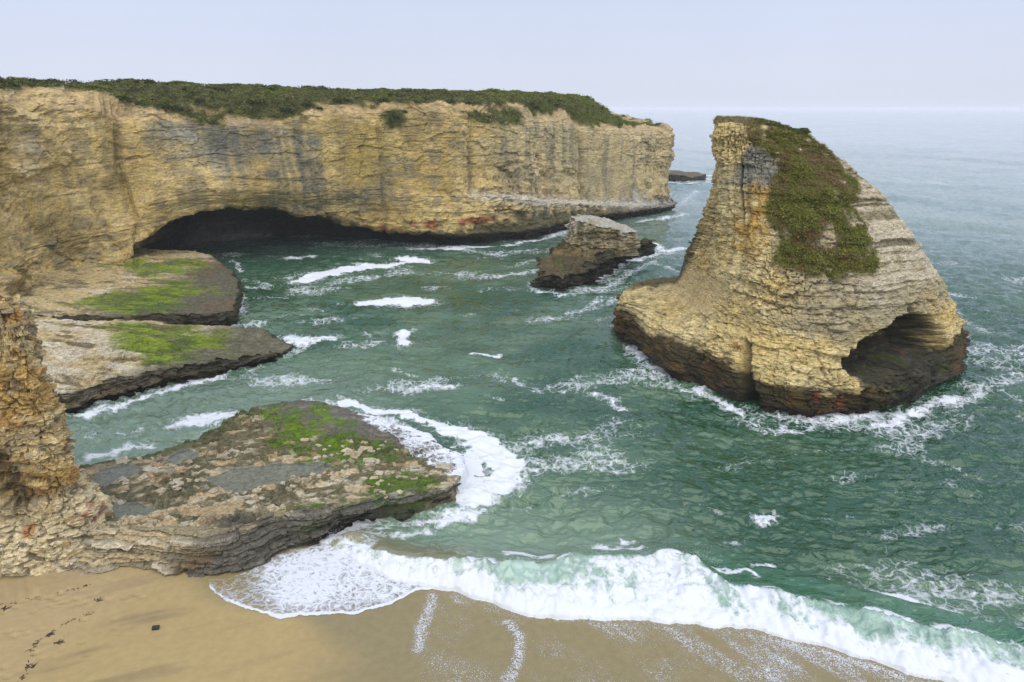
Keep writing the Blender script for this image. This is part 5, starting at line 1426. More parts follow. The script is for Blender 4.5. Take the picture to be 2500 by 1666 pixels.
def make_swash():
    # lacy lobe of spent surf on the sand
    x = np.arange(-19, -3.0, .075); y = np.arange(30.2, 39.2, .075)
    X, Y = np.meshgrid(x, y)
    wX = X + .25 * fbm2(X * .8, Y * .8, 3, 691); wY = Y + .25 * fbm2(X * .8, Y * .8, 3, 693)
    sd = signed(wX, wY, SWASH_LOBE); sdd = signed(wX, wY, SWASH_DENSE)
    foam = .36 + .42 * sstep(-1.2, 1.2, sdd) + .12 * fbm2(X * .5, Y * .5, 3, 695)
    rimm = np.exp(-((sd - .10) / .13) ** 2) * sstep(36, 33.5, Y) * sstep(-18.5, -14.5, X)
    foam = np.maximum(foam, 1.25 * rimm)
    foam = np.maximum(foam, .85 * np.exp(-((sd - .1) / .08) ** 2) * sstep(34, 33, Y))
    foam *= sd > 0
    Z = np.maximum(sand_height(X, Y), 0) + .018 + .03 * sstep(0, .5, sd) + .03 * np.clip(foam, 0, 1) * np.abs(fbm2(X * 2, Y * 2, 3, 697))
    kf = (sd[:-1, :-1] > -.05)
    V, F, fo = compact(np.stack([X, Y, Z], -1).reshape(-1, 3), grid_faces(len(y), len(x), keep=kf), foam.ravel())
    o = link('swash_foam', raw_mesh('swash_foam', V, F, None, {'foam': fo}, True), foam_sheet_material('swash_lace', .06, .55, 1.7, 4.2, .6))
    tag(o, 'lacy white sheet of spent surf spread on the sand', 'foam', kind='stuff')
    # froth flecks on the thin backwash in front of the breaker
    X, Y = polar_grid(np.arange(20, 36, .09), np.radians(np.arange(-16, 56, .2)))
    ty = np.interp(X, TOE_X, TOE_Y); sh = ty - Y
    n1 = fbm2(X * .35, Y * .5, 4, 701); th = math.radians(35)
    u = X * math.cos(th) + Y * math.sin(th); v = -X * math.sin(th) + Y * math.cos(th)
    n2 = fbm2(u * 1.6, v * .35, 3, 703)
    foam = (.10 + .10 * sstep(2, 12, X) + .12 * n1 + .10 * n2) * sstep(-5.6, -3.4, X + .6 * n1) * sstep(.0, .5, sh)
    foam += .22 * np.exp(-np.clip(sh, 0, 9) / .6) * sstep(-5, -3, X)
    for pl, w_, g_ in ((STREAK_A[:4], .5, .36), (STREAK_B, .45, .36), (STREAK_C, 1.4, .2)):
        d, _ = seg_dist(X + .12 * fbm2(X * 1.5, Y * 1.5, 3, 705), Y + .12 * fbm2(X * 1.5, Y * 1.5, 3, 707), pl)
        foam = np.maximum(foam, g_ * np.exp(-(d / w_) ** 2))
    foam *= sh > -.4
    Z = np.maximum(sand_height(X, Y), -.05) + .014
    kf = (sh[:-1, :-1] > -.3) & (X[:-1, :-1] > -6.2) & (foam[:-1, :-1] > .02)
    V, F, fo = compact(np.stack([X, Y, Z], -1).reshape(-1, 3), grid_faces(*X.shape, keep=kf, flip=True), foam.ravel())
    o = link('backwash_froth', raw_mesh('backwash_froth', V, F, None, {'foam': fo}, True), froth_material())
    tag(o, 'white froth flecks and streaks on wet sand below the breaker', 'foam', kind='stuff')
    # water pouring over the seaward end of the near shelf
    x = np.arange(-14, -1.6, .09); y = np.arange(40, 57, .09)
    X, Y = np.meshgrid(x, y)
    sd = signed(X + .4 * fbm2(X * .6, Y * .6, 3, 711), Y + .4 * fbm2(X * .6, Y * .6, 3, 713), FLOW)
    Zs = shelf_height(X, Y)[0]
    ed = signed(X, Y, SHELF_POLY)
    th = math.radians(-40); u = X * math.cos(th) - Y * math.sin(th); v = X * math.sin(th) + Y * math.cos(th)
    foam = .44 + .22 * sstep(4.5, .3, ed) + .2 * fbm2(u * .5, v * 1.6, 4, 715)
    foam = np.maximum(foam, 1.2 * sstep(2.0, .7, ed))
    foam *= sstep(-.1, .6, sd)
    Z = np.maximum(Zs, -.1) + .05
    kf = (sd[:-1, :-1] > -.1) & (ed[:-1, :-1] > -.8)
    V, F, fo = compact(np.stack([X, Y, Z], -1).reshape(-1, 3), grid_faces(len(y), len(x), keep=kf), foam.ravel())
    o = link('spill_foam', raw_mesh('spill_foam', V, F, None, {'foam': fo}, True), foam_sheet_material('spill_lace', .10, .42, 1.3, 3.2, .4))
    tag(o, 'white water draining off the seaward end of the pooled shelf', 'foam', kind='stuff')

def make_pools():
    m, n, l, o = nodes('tide_pool_water')
    b = n.new('ShaderNodeBsdfGlossy'); b.inputs['Roughness'].default_value = .04
    t = n.new('ShaderNodeBsdfTransparent'); t.inputs['Color'].default_value = (.80, .84, .76, 1)
    fr = n.new('ShaderNodeFresnel'); fr.inputs['IOR'].default_value = 1.333; mx = n.new('ShaderNodeMixShader')
    bp = n.new('ShaderNodeBump'); bp.inputs['Strength'].default_value = .08; bp.inputs['Distance'].default_value = .05
    l.new(tex_noise(n, l, scaled(n, l, (1, 1, 1)), 3.0, 3), bp.inputs['Height']); l.new(bp.outputs['Normal'], b.inputs['Normal']); l.new(bp.outputs['Normal'], fr.inputs['Normal'])
    l.new(math_(n, l, 'MULTIPLY', fr.outputs['Fac'], 1.6), mx.inputs[0]); l.new(t.outputs['BSDF'], mx.inputs[1]); l.new(b.outputs['BSDF'], mx.inputs[2])
    l.new(mx.outputs['Shader'], o.inputs['Surface'])
    lab = ['largest grey tide pool in the middle of the broad shelf', 'tide pool right beside the foot of the rock buttress, at the water side', 'tide pool by the buttress foot on the beach side of the shelf', 'small tide pool near the channel edge of the broad shelf']
    for (pl, lv), lb in zip(POOLS, lab):
        ring, _ = smooth_path(pl, .25, True); ring = ring[:-1]
        cen = ring.mean(0); out = cen + (ring - cen) * 1.12
        k = len(ring)
        V = np.r_[np.c_[out, np.full(k, lv)], [[cen[0], cen[1], lv]]]
        F = np.array([[i, (i + 1) % k, k] for i in range(k)])
        if np.cross(V[1] - V[0], V[k] - V[0])[2] < 0: F = F[:, ::-1]
        tag(link('tide_pool', raw_mesh('tide_pool', V, F, None, None, True), m), lb, 'tide pool', 'tide pools on the broad shelf')

# ------------------------------------------------------------------ vegetation
def leaves(P, N, L, size, spread, height, cols, seed, up=.5, elong=2.2, droop=0.0, flat=0.0):
    """L small diamond leaves about each point; returns V, F, colours"""
    g = np.random.default_rng(seed); n = len(P); M = n * L
    p = np.repeat(P, L, 0); nn = np.repeat(N, L, 0)
    s = np.repeat(size if np.ndim(size) else np.full(n, size), L) * g.uniform(.6, 1.3, M)
    off = g.normal(0, 1, (M, 3)); off -= (off * nn).sum(1, keepdims=True) * nn
    p = p + off * spread * s[:, None] / np.mean(s) + nn * (g.random(M) ** .7 * height)[:, None]
    a = g.normal(0, 1, (M, 3)) + nn * up; a[:, 2] -= droop
    a /= np.linalg.norm(a, axis=1, keepdims=True)
    if flat: a = a - (a * nn).sum(1, keepdims=True) * nn * flat; a /= np.linalg.norm(a, axis=1, keepdims=True)
    b = np.cross(a, g.normal(0, 1, (M, 3)) + nn * flat * 2.2); b /= np.linalg.norm(b, axis=1, keepdims=True) + 1e-9
    w = (s / elong)[:, None] * .62
    V = np.stack([p - a * s[:, None] * .45 + b * w, p + a * s[:, None] * .6, p - a * s[:, None] * .45 - b * w], 1).reshape(-1, 3)
    F = np.arange(M * 3).reshape(M, 3)
    C = np.repeat(np.repeat(cols, L, 0) * g.uniform(.7, 1.3, (M, 1)), 3, 0)
    return V, F, C

def pick(P, w, n, seed):
    """n random vertices of a grid weighted by w times cell area"""
    du = np.linalg.norm(np.gradient(P, axis=1), axis=-1); dv = np.linalg.norm(np.gradient(P, axis=0), axis=-1)
    q = (w * du * dv).ravel(); q = q / q.sum()
    return np.random.default_rng(seed).choice(q.size, n, p=q)

def palette(n, rgbs, wts, seed):
    g = np.random.default_rng(seed)
    return np.array(rgbs)[g.choice(len(rgbs), n, p=np.array(wts) / sum(wts))]

def plant_fin(root, P, N, veg, C, capv):
    i = pick(P, veg * (veg > .35), 11000, 801)
    p, nn = P.reshape(-1, 3)[i], N.reshape(-1, 3)[i]
    nn = nn * .6 + np.array([0, 0, .5]); nn /= np.linalg.norm(nn, axis=1, keepdims=True)
    patch = fbm(p[:, 0] * .45, p[:, 1] * .45, p[:, 2] * .45, 3, 803)
    green = palette(len(p), [(.20, .205, .028), (.16, .175, .024), (.25, .24, .04), (.11, .115, .024)], [5, 4, 2, 2], 805)
    dry = palette(len(p), [(.28, .22, .085), (.20, .13, .05), (.21, .095, .04)], [4, 4, 3], 806)
    cols = np.where((patch + .35 * np.random.default_rng(4).normal(0, 1, len(p)) > .42)[:, None], dry, green)
    red = blob(p[:, 0], p[:, 1], p[:, 2], (30.5, 65.5, 14.2), (2.2, 3, 1.6), 807, .8, .8) > .4
    cols[red & (np.random.default_rng(8).random(len(p)) < .5)] = (.16, .055, .03)
    V, F, c = leaves(p, nn, 11, np.random.default_rng(809).uniform(.07, .15, len(p)) * (.7 + .6 * sstep(-.3, .4, -patch)), .17, .12, cols, 811, .3, 1.5, 0, .85)
    tag(link('ice_plant', raw_mesh('ice_plant', V, F, c), LEAF), 'dense green mat of succulent plants covering the fin rock slope', 'plants', kind='stuff')
    # dry grass on the crest
    g = np.random.default_rng(813); k = g.integers(0, len(capv), 1500)
    keep = (capv[k, 0] < 27.5 + g.normal(0, 1, 1500)); p = capv[k][keep]
    nn = np.broadcast_to((0, 0, 1.0), p.shape)
    cols = palette(len(p), [(.36, .29, .13), (.27, .21, .09), (.13, .13, .04), (.44, .37, .19)], [4, 3, 2, 2], 815)
    V, F, c = leaves(p, nn, 7, .34, .12, .10, cols, 817, 2.2, 9)
    tag(link('crest_grass', raw_mesh('crest_grass', V, F, c), LEAF), 'dry straw-coloured grass on the crest of the fin rock', 'grass', kind='stuff')
    k2 = g.integers(0, len(capv), 900); p = capv[k2]; p = p[p[:, 0] > 25.5]
    cols = palette(len(p), [(.085, .12, .02), (.06, .085, .018), (.17, .14, .05)], [4, 3, 2], 819)
    V, F, c = leaves(p, np.broadcast_to((0, 0, 1.0), p.shape), 8, .2, .14, .15, cols, 821, .4, 1.8)
    tag(link('ice_plant', raw_mesh('ice_plant', V, F, c), LEAF), 'low green plants on the seaward half of the fin rock crest', 'plants', kind='stuff')

def plant_headland(root, P, N, veg, T, U):
    vis = veg * (veg > .3) * (U < 14.3) * (T < 21.5)
    i = pick(P, vis, 13000, 831)
    p, nn = P.reshape(-1, 3)[i], N.reshape(-1, 3)[i]
    nn = nn * .5 + np.array([0, 0, .7]); nn /= np.linalg.norm(nn, axis=1, keepdims=True)
    t = T.ravel()[i]
    patch = fbm(p[:, 0] * .16, p[:, 1] * .16, p[:, 2] * .3, 3, 833)
    dark = palette(len(p), [(.11, .145, .024), (.115, .11, .04), (.15, .18, .028), (.07, .075, .026), (.26, .21, .09)], [4, 4, 3, 2, 1.3], 835)
    lite = palette(len(p), [(.17, .21, .024), (.22, .235, .04), (.13, .17, .022)], [4, 2, 4], 837)
    m = (patch + .9 * sstep(14.5, 17.5, t) > .35)
    cols = np.where(m[:, None], lite, dark)
    V, F, c = leaves(p, nn, 11, np.random.default_rng(839).uniform(.16, .36, len(p)), .38, .18, cols, 841, .4, 1.6, 0, .8)
    tag(link('clifftop_scrub', raw_mesh('clifftop_scrub', V, F, c), LEAF), 'low dark green scrub spilling over the headland clifftop', 'scrub', kind='stuff')
    # individual shrubs along the edge
    protos = []
    for k, (pal, nm) in enumerate((([(.07, .095, .02), (.09, .11, .024), (.055, .06, .02)], 'dark'), ([(.06, .09, .018), (.10, .125, .022), (.08, .075, .03)], 'dark'), ([(.18, .215, .03), (.14, .18, .024), (.22, .225, .05)], 'lime'))):
        g = np.random.default_rng(850 + k); n = 70
        d = g.normal(0, 1, (n, 3)); d[:, 2] = np.abs(d[:, 2]); d /= np.linalg.norm(d, axis=1, keepdims=True)
        q = d * np.array([1.0, 1.0, .62]) * (g.random(n) ** .35)[:, None] * (1 + .25 * fbm(d[:, 0] * 2, d[:, 1] * 2, d[:, 2] * 2, 2, 860 + k))[:, None]
        V, F, c = leaves(q, d, 8, .26, .16, .06, palette(n, pal, [3, 3, 2], 870 + k), 880 + k, .4, 1.6)
        fol = raw_mesh('foliage', V, F, c)
        fol.materials.append(LEAF)
        # stems
        SV, SF = [], []
        for j in range(6):
            a = j * 1.05 + k; tip = np.array([math.cos(a) * .5, math.sin(a) * .5, .42]); b0 = len(SV)
            for r_, pt in ((.035, np.array([0, 0, -.25])), (.012, tip)):
                for w_ in range(4): SV.append(pt + r_ * np.array([math.cos(w_ * 1.571), math.sin(w_ * 1.571), 0]))
            for w_ in range(4): SF.append([b0 + w_, b0 + (w_ + 1) % 4, b0 + 4 + (w_ + 1) % 4, b0 + 4 + w_])
        stm = raw_mesh('stems', np.array(SV), np.array(SF), np.full((len(SV), 3), (.10, .075, .045)), {'wet': np.zeros(len(SV))})
        stm.materials.append(ROCK)
        protos.append((fol, stm, nm))
    g = np.random.default_rng(891)
    def band(lo, hi, tl, th): return veg * (veg > .5) * (U > lo) * (U < hi) * (T > tl) * (T < th)
    def where(t):
        for hi, s in ((4.5, 'above the far left cove wall'), (6.8, 'above the inner corner of the cove'), (8.6, 'above the left end of the sea cave'), (10.4, 'above the middle of the sea cave'), (12.4, 'above the right end of the sea cave'), (14.4, 'right of the sea cave'), (16, 'above the start of the pale ledge'), (17.6, 'above the dark cleft'), (99, 'near the seaward tip')):
            if t < hi: return s
    lab = {('dark', 0): ('low dark green shrub on the clifftop skyline above the sea cave', 'dark shrubs on the clifftop skyline'),
           ('dark', 1): ('dark green shrub hanging below the clifftop rim', 'shrubs below the clifftop rim'),
           ('lime', 0): ('yellow-green shrub on the clifftop towards the headland tip', 'yellow-green shrubs near the headland tip')}
    jobs = [(band(13, 14.2, 2, 14.5), 46, 'dark', 0, (.5, 1.1)), (band(11, 12.6, 2.5, 15), 30, 'dark', 1, (.5, 1.2)), (band(12.2, 14.2, 13.5, 19.5), 34, 'lime', 0, (.5, 1.1))]
    for w, n, kind, pos, (s0, s1) in jobs:
        for i in pick(P, w, n, 900 + n):
            q = P.reshape(-1, 3)[i]; pr = protos[2] if kind == 'lime' else protos[int(g.integers(0, 2))]
            r_ = empty('shrub', tuple(q - np.array([0, 0, .1]))); s = g.uniform(s0, s1)
            r_.scale = (s * g.uniform(.9, 1.3), s, s * g.uniform(.7, 1.0)); r_.rotation_euler = (0, 0, g.uniform(0, 6.28))
            cl = {'dark': 'dark green', 'lime': 'yellow-green'}[kind]; sz = 'big' if s > s0 + .66 * (s1 - s0) else 'small' if s < s0 + .33 * (s1 - s0) else 'middle-sized'
            tag(r_, f"{sz} {cl} shrub {'on the skyline' if pos == 0 else 'at the cliff rim'} {where(T.ravel()[i])}", 'shrub', lab[(kind, pos)][1])
            link('foliage', pr[0], None, r_); link('stems', pr[1], None, r_)
    # the pointed dark bush standing on the face right of the cave
    q = PTS['v3']; r_ = empty('shrub', (q[0], q[1] - 1.4, q[2] - 1.0)); r_.scale = (.8, .8, 1.8)
    tag(r_, 'tall pointed dark bush growing on the cliff face below the rim', 'shrub')
    link('foliage', protos[0][0], None, r_); link('stems', protos[0][1], None, r_)

# ------------------------------------------------------------------ loose blocks, slabs and small things
def chunk_mesh(name, dims, seed, rgb, jit=.22, cuts=5):
    """angular stone: a box with its corners knocked off by random planes"""
    import bmesh
    g = np.random.default_rng(seed)
    pts = []
    for sx in (-1, 1):
        for sy in (-1, 1):
            for sz in (-1, 1):
                pts.append(np.array([sx, sy, sz]) * (1 - g.random(3) * jit))
    for _ in range(cuts):
        d = g.normal(0, 1, 3); d /= np.abs(d).max(); pts.append(d * g.uniform(.85, 1.05))
    bm = bmesh.new()
    for p in pts: bm.verts.new(np.array(p) * np.array(dims) * .5)
    r = bmesh.ops.convex_hull(bm, input=list(bm.verts))
    bmesh.ops.delete(bm, geom=list({e for e in r['geom_interior'] + r['geom_unused'] if isinstance(e, bmesh.types.BMVert)}), context='VERTS')
    me = bpy.data.meshes.new(name); bm.to_mesh(me); bm.free()
    a = me.attributes.new('tint', 'FLOAT_COLOR', 'POINT')
    for k in range(len(me.vertices)): a.data[k].color = tuple(np.array(rgb) * g.uniform(.85, 1.15)) + (1,)
    w = me.attributes.new('wet', 'FLOAT', 'POINT')
    return me

def rot_z_to(xdir, up):
    from mathutils import Matrix, Vector
    x = Vector(xdir).normalized(); z = Vector(up); z = (z - x * z.dot(x)).normalized(); y = z.cross(x)
    return Matrix((x, y, z)).transposed().to_euler()

def promontory_blocks(root, P, N, U, c):
    g = np.random.default_rng(921)
    cols = [(.52, .40, .20), (.47, .33, .13), (.56, .46, .27), (.44, .27, .09), (.36, .30, .19), (.50, .43, .28), (.30, .22, .12), (.54, .40, .18)]
    ms = [chunk_mesh('rock_block', (1, 1, 1), 930 + k, cols[k % 8]) for k in range(16)]
    for m in ms: m.materials.append(ROCK_NEAR)
    vis = (U > .6) & (U < 9.2) & (P[..., 0] > -33.5) & (P[..., 1] < 41)
    inv = root.matrix_basis.inverted()
    idx = pick(P, vis.astype(float), 230, 941)
    for n_, i in enumerate(idx):
        q = P.reshape(-1, 3)[i]; nn = N.reshape(-1, 3)[i]
        tx = np.array([-nn[1], nn[0], 0.0]); tx /= np.linalg.norm(tx) + 1e-9
        o = bpy.data.objects.new('rock_block', ms[int(g.integers(0, 16))]); col.objects.link(o)
        w = g.uniform(.35, 1.0); h = g.uniform(.16, .42); d = g.uniform(.4, .7)
        o.parent = root; o.matrix_parent_inverse = inv
        o.location = tuple(q - nn * d * .40); o.rotation_euler = rot_z_to(tx + np.array([g.normal(0, .2), g.normal(0, .2), g.normal(0, .12)]), (g.normal(0, .15), g.normal(0, .15), 1)); o.scale = (w, d, h)

def shelf_slabs(root):
    g = np.random.default_rng(951)
    cols = [(.54, .47, .32), (.48, .40, .25), (.58, .52, .38), (.40, .33, .20), (.47, .33, .18), (.33, .29, .19), (.55, .45, .28), (.44, .39, .27)]
    ms = [chunk_mesh('rock_slab', (1, 1, 1), 960 + k, cols[k % 8], .35, 6) for k in range(16)]
    for m in ms: m.materials.append(ROCK_NEAR)
    N = 7000
    X = g.uniform(-31, -4, N); Y = g.uniform(34.2, 52, N)
    Z, sd, pool, sandy, front, sea_end, w1, h, (n1, n2) = shelf_height(X, Y)
    dens = sstep(-.1, .4, fbm2(X * .28, Y * .5, 3, 955)) * (pool < .02) * (sandy < .05) * (sea_end < .3) * (sd > .5) * sstep(53, 44, Y)
    dens = np.maximum(dens * (1 - .7 * front), .15 * front * (sd > .3) * sstep(-17, -20, X))
    ok = np.nonzero(g.random(N) < dens)[0][:270]
    inv = root.matrix_basis.inverted()
    for i in ok:
        big = g.random() < .08
        L = g.uniform(.8, 1.5) if big else g.uniform(.28, .75)
        o = bpy.data.objects.new('rock_slab', ms[int(g.integers(0, 16))]); col.objects.link(o)
        o.parent = root; o.matrix_parent_inverse = inv
        t = L * g.uniform(.14, .24) if not big else g.uniform(.14, .2)
        o.location = (X[i], Y[i], Z[i] - t * .05); o.scale = (L, L * g.uniform(.4, .75), t)
        o.rotation_euler = (math.radians(g.normal(9, 7)), math.radians(g.normal(0, 6)), math.radians(-20 + g.normal(0, 22)))

def fallen_rocks(P, C):
    g = np.random.default_rng(971)
    ms = [chunk_mesh('fallen_rock', (1, 1, 1), 975 + k, [(.55, .42, .27), (.50, .38, .23), (.58, .47, .32)][k % 3]) for k in range(6)]
    for m in ms: m.materials.append(ROCK)
    Q = P.reshape(-1, 3)
    spots = FALLEN; pos = []
    for k, s in enumerate(spots):
        d = ((Q - np.array(s)) ** 2).sum(1); q = Q[d.argmin()]
        o = bpy.data.objects.new('fallen_rock', ms[k % 6]); col.objects.link(o)
        w = g.uniform(.4, .95); o.scale = (w, w * .8, w * g.uniform(.5, .8)); o.location = tuple(q + np.array([0, -.12, .1]))
        o.rotation_euler = tuple(g.uniform(-.6, .6, 2)) + (g.uniform(0, 6),)
        pos.append((o, w))
    big = max(pos, key=lambda q: q[1])[0]; rest = [q[0] for q in pos if q[0] is not big]
    rest.sort(key=lambda q: -q.location.z)
    words = ['topmost', 'second topmost', 'third topmost'] + ['small'] * (len(rest) - 5) + ['second lowest', 'lowest']
    tag(big, 'largest pinkish fallen rock in the niche left of the green slope', 'rock', 'fallen rocks on the fin rock')
    for q, wd in zip(rest, words): tag(q, f'{wd} pinkish fallen rock heaped in the niche left of the green slope', 'rock', 'fallen rocks on the fin rock')

def beach_things():
    me = chunk_mesh('beach_stone', (.42, .26, .22), 991, (.05, .055, .06), .3, 9); me.materials.append(ROCK_NEAR)
    o = link('beach_stone', me); o.location = (-18.9, 29.35, float(sand_height(np.array([-18.9]), np.array([29.35]))[0]) + .06); o.rotation_euler = (0, .1, .3)
    tag(o, 'lone dark grey stone lying on the smooth sand', 'stone')
    # seaweed strewn along the last high-tide line
    m, n, l, out = nodes('dried_kelp'); b = n.new('ShaderNodeBsdfPrincipled')
    f = tex_noise(n, l, scaled(n, l, (1, 1, 1)), 14, 3); cr = n.new('ShaderNodeValToRGB')
    cr.color_ramp.elements[0].color = (.012, .010, .006, 1); cr.color_ramp.elements[1].color = (.06, .04, .018, 1)
    l.new(f, cr.inputs['Fac']); l.new(cr.outputs['Color'], b.inputs['Base Color']); b.inputs['Roughness'].default_value = .6
    l.new(b.outputs['BSDF'], out.inputs['Surface'])
    g = np.random.default_rng(995)
    def strands(cx, cy, n_, L, spread, dirn):
        V, F = [], []
        for _ in range(n_):
            x, y = cx + g.normal(0, spread), cy + g.normal(0, spread * .6); a = dirn + g.normal(0, .7); w = g.uniform(.012, .035)
            k0 = len(V); st = L * g.uniform(.4, 1.2) / 5
            for j in range(6):
                zz = float(sand_height(np.array([x]), np.array([y]))[0]) + .012 + .03 * math.sin(j * .63) * g.random()
                nx_, ny_ = -math.sin(a), math.cos(a); ww = w * (1 - .12 * j)
                V += [(x + nx_ * ww, y + ny_ * ww, zz), (x, y, zz + ww * 1.1), (x - nx_ * ww, y - ny_ * ww, zz)]
                x += math.cos(a) * st; y += math.sin(a) * st; a += g.normal(0, .35)
            for j in range(5):
                p = k0 + j * 3; F += [(p, p + 1, p + 4, p + 3), (p + 1, p + 2, p + 5, p + 4)]
        return np.array(V), np.array(F)
    line1 = [(-28.6, 31.2), (-27.3, 31.7), (-26.4, 32.3), (-25.4, 32.8), (-24.6, 33.2)]
    line2 = [(-22.9, 30.7), (-23.4, 30.3), (-23.9, 29.8), (-24.2, 28.9), (-24.4, 28.1), (-24.3, 27.6), (-23.9, 27.1), (-23.6, 26.4), (-23.4, 25.8), (-23.4, 25)]
    for ln, lb in ((line1, 'dark seaweed scraps strewn in a line below the buttress'), (line2, 'dark seaweed scraps strewn along the tide line at bottom left')):
        Vs, Fs, k0 = [], [], 0
        for (a, b_) in zip(ln[:-1], ln[1:]):
            a, b_ = np.array(a), np.array(b_)
            for q in np.linspace(0, 1, 9):
                c = a + (b_ - a) * q + g.normal(0, .06, 2)
                if g.random() < .4: continue
                V, F = strands(c[0], c[1], int(g.integers(1, 3)), g.uniform(.06, .24), .07, math.atan2(*(b_ - a)[::-1]))
                Vs.append(V); Fs.append(F + k0); k0 += len(V)
        tag(link('seaweed_wrack', raw_mesh('seaweed_wrack', np.vstack(Vs), np.vstack(Fs)), m), lb, 'seaweed', kind='stuff')
    for (x, y), lb in (((-23.3, 28.1), 'dark kelp clump right of the tide line at bottom left'), ((-23.35, 26.35), 'dark kelp tuft low on the tide line near the frame bottom'), ((-24.2, 28.75), 'longest dark kelp strand on the tide line at bottom left'),
                       ((-28.1, 30.9), 'dark kelp clump by the left edge of the beach'), ((-23.4, 31.7), 'small dark kelp clump high on the sand below the buttress')):
        V, F = strands(x, y, 10, .34, .07, g.uniform(0, 3))
        tag(link('kelp_clump', raw_mesh('kelp_clump', V, F), m), lb, 'seaweed', 'kelp clumps on the sand')

def graffiti(root, P):
    m, n, l, o = nodes('white_spray_paint'); b = n.new('ShaderNodeBsdfPrincipled')
    b.inputs['Base Color'].default_value = (.72, .73, .74, 1); b.inputs['Roughness'].default_value = .8
    f = tex_noise(n, l, scaled(n, l, (1, 1, 1)), 9, 3); t = n.new('ShaderNodeBsdfTransparent'); mx = n.new('ShaderNodeMixShader')
    l.new(mrange(n, l, f, .38, .5, .25, 1), mx.inputs[0]); l.new(t.outputs['BSDF'], mx.inputs[1]); l.new(b.outputs['BSDF'], mx.inputs[2]); l.new(mx.outputs['Shader'], o.inputs['Surface'])
    m2, n, l, o = nodes('black_spray_paint'); b = n.new('ShaderNodeBsdfPrincipled'); b.inputs['Base Color'].default_value = (.06, .055, .05, 1)
    b.inputs['Roughness'].default_value = .8; l.new(b.outputs['BSDF'], o.inputs['Surface'])
    Q = P.reshape(-1, 3); front = Q[(Q[:, 2] > 1) & (Q[:, 2] < 4.4) & (Q[:, 1] < 37)]
    def strokes(name, org, sx, sz, segs, w, mat):
        V, F = [], []
        for (a, b_) in segs:
            pts = [np.array(a) + (np.array(b_) - np.array(a)) * q for q in np.linspace(0, 1, 7)]
            d = (np.array(b_) - np.array(a)) * np.array([sx, sz]); d /= np.linalg.norm(d); pr = np.array([-d[1], d[0]]) * w
            k0 = len(V)
            for p in pts:
                for s in (-1, 0, 1):
                    x = org[0] + p[0] * sx + pr[0] * s; z = org[2] + p[1] * sz + pr[1] * s
                    dd = (front[:, 0] - x) ** 2 + (front[:, 2] - z) ** 2
                    V.append((x, front[np.argpartition(dd, 12)[:12], 1].min() - .02, z))
            for j in range(6):
                for s in range(2):
                    p = k0 + j * 3 + s; F.append((p, p + 1, p + 4, p + 3))
        o = link(name, raw_mesh(name, np.array(V), np.array(F)), mat, root); o.matrix_parent_inverse = root.matrix_basis.inverted()
        return o
    o = strokes('graffiti', (-30.75, 35, 1.95), .55, .62, [((0, 0), (.05, 1)), ((.42, .1), (.47, 1)), ((-.05, .42), (.95, .55)), ((.62, 0), (.66, .95)), ((.66, .95), (1.05, .95))], .045, m)
    o['label'] = 'white spray-painted letters H F'
    o = strokes('graffiti', (-29.25, 35, 2.32), .15, .15, [((0, 0), (0, 1)), ((0, 1), (.5, 0)), ((.5, 0), (.5, 1)), ((.8, 0), (.8, 1)), ((.8, 1), (1.2, 1)), ((.8, .5), (1.1, .5)), ((.8, 0), (1.2, 0)), ((1.4, 0), (1.9, 1)), ((1.4, 1), (1.9, 0)), ((2.3, 0), (2.3, 1)), ((2.05, 1), (2.55, 1))], .014, m2)
    o['label'] = 'small dark painted letters'

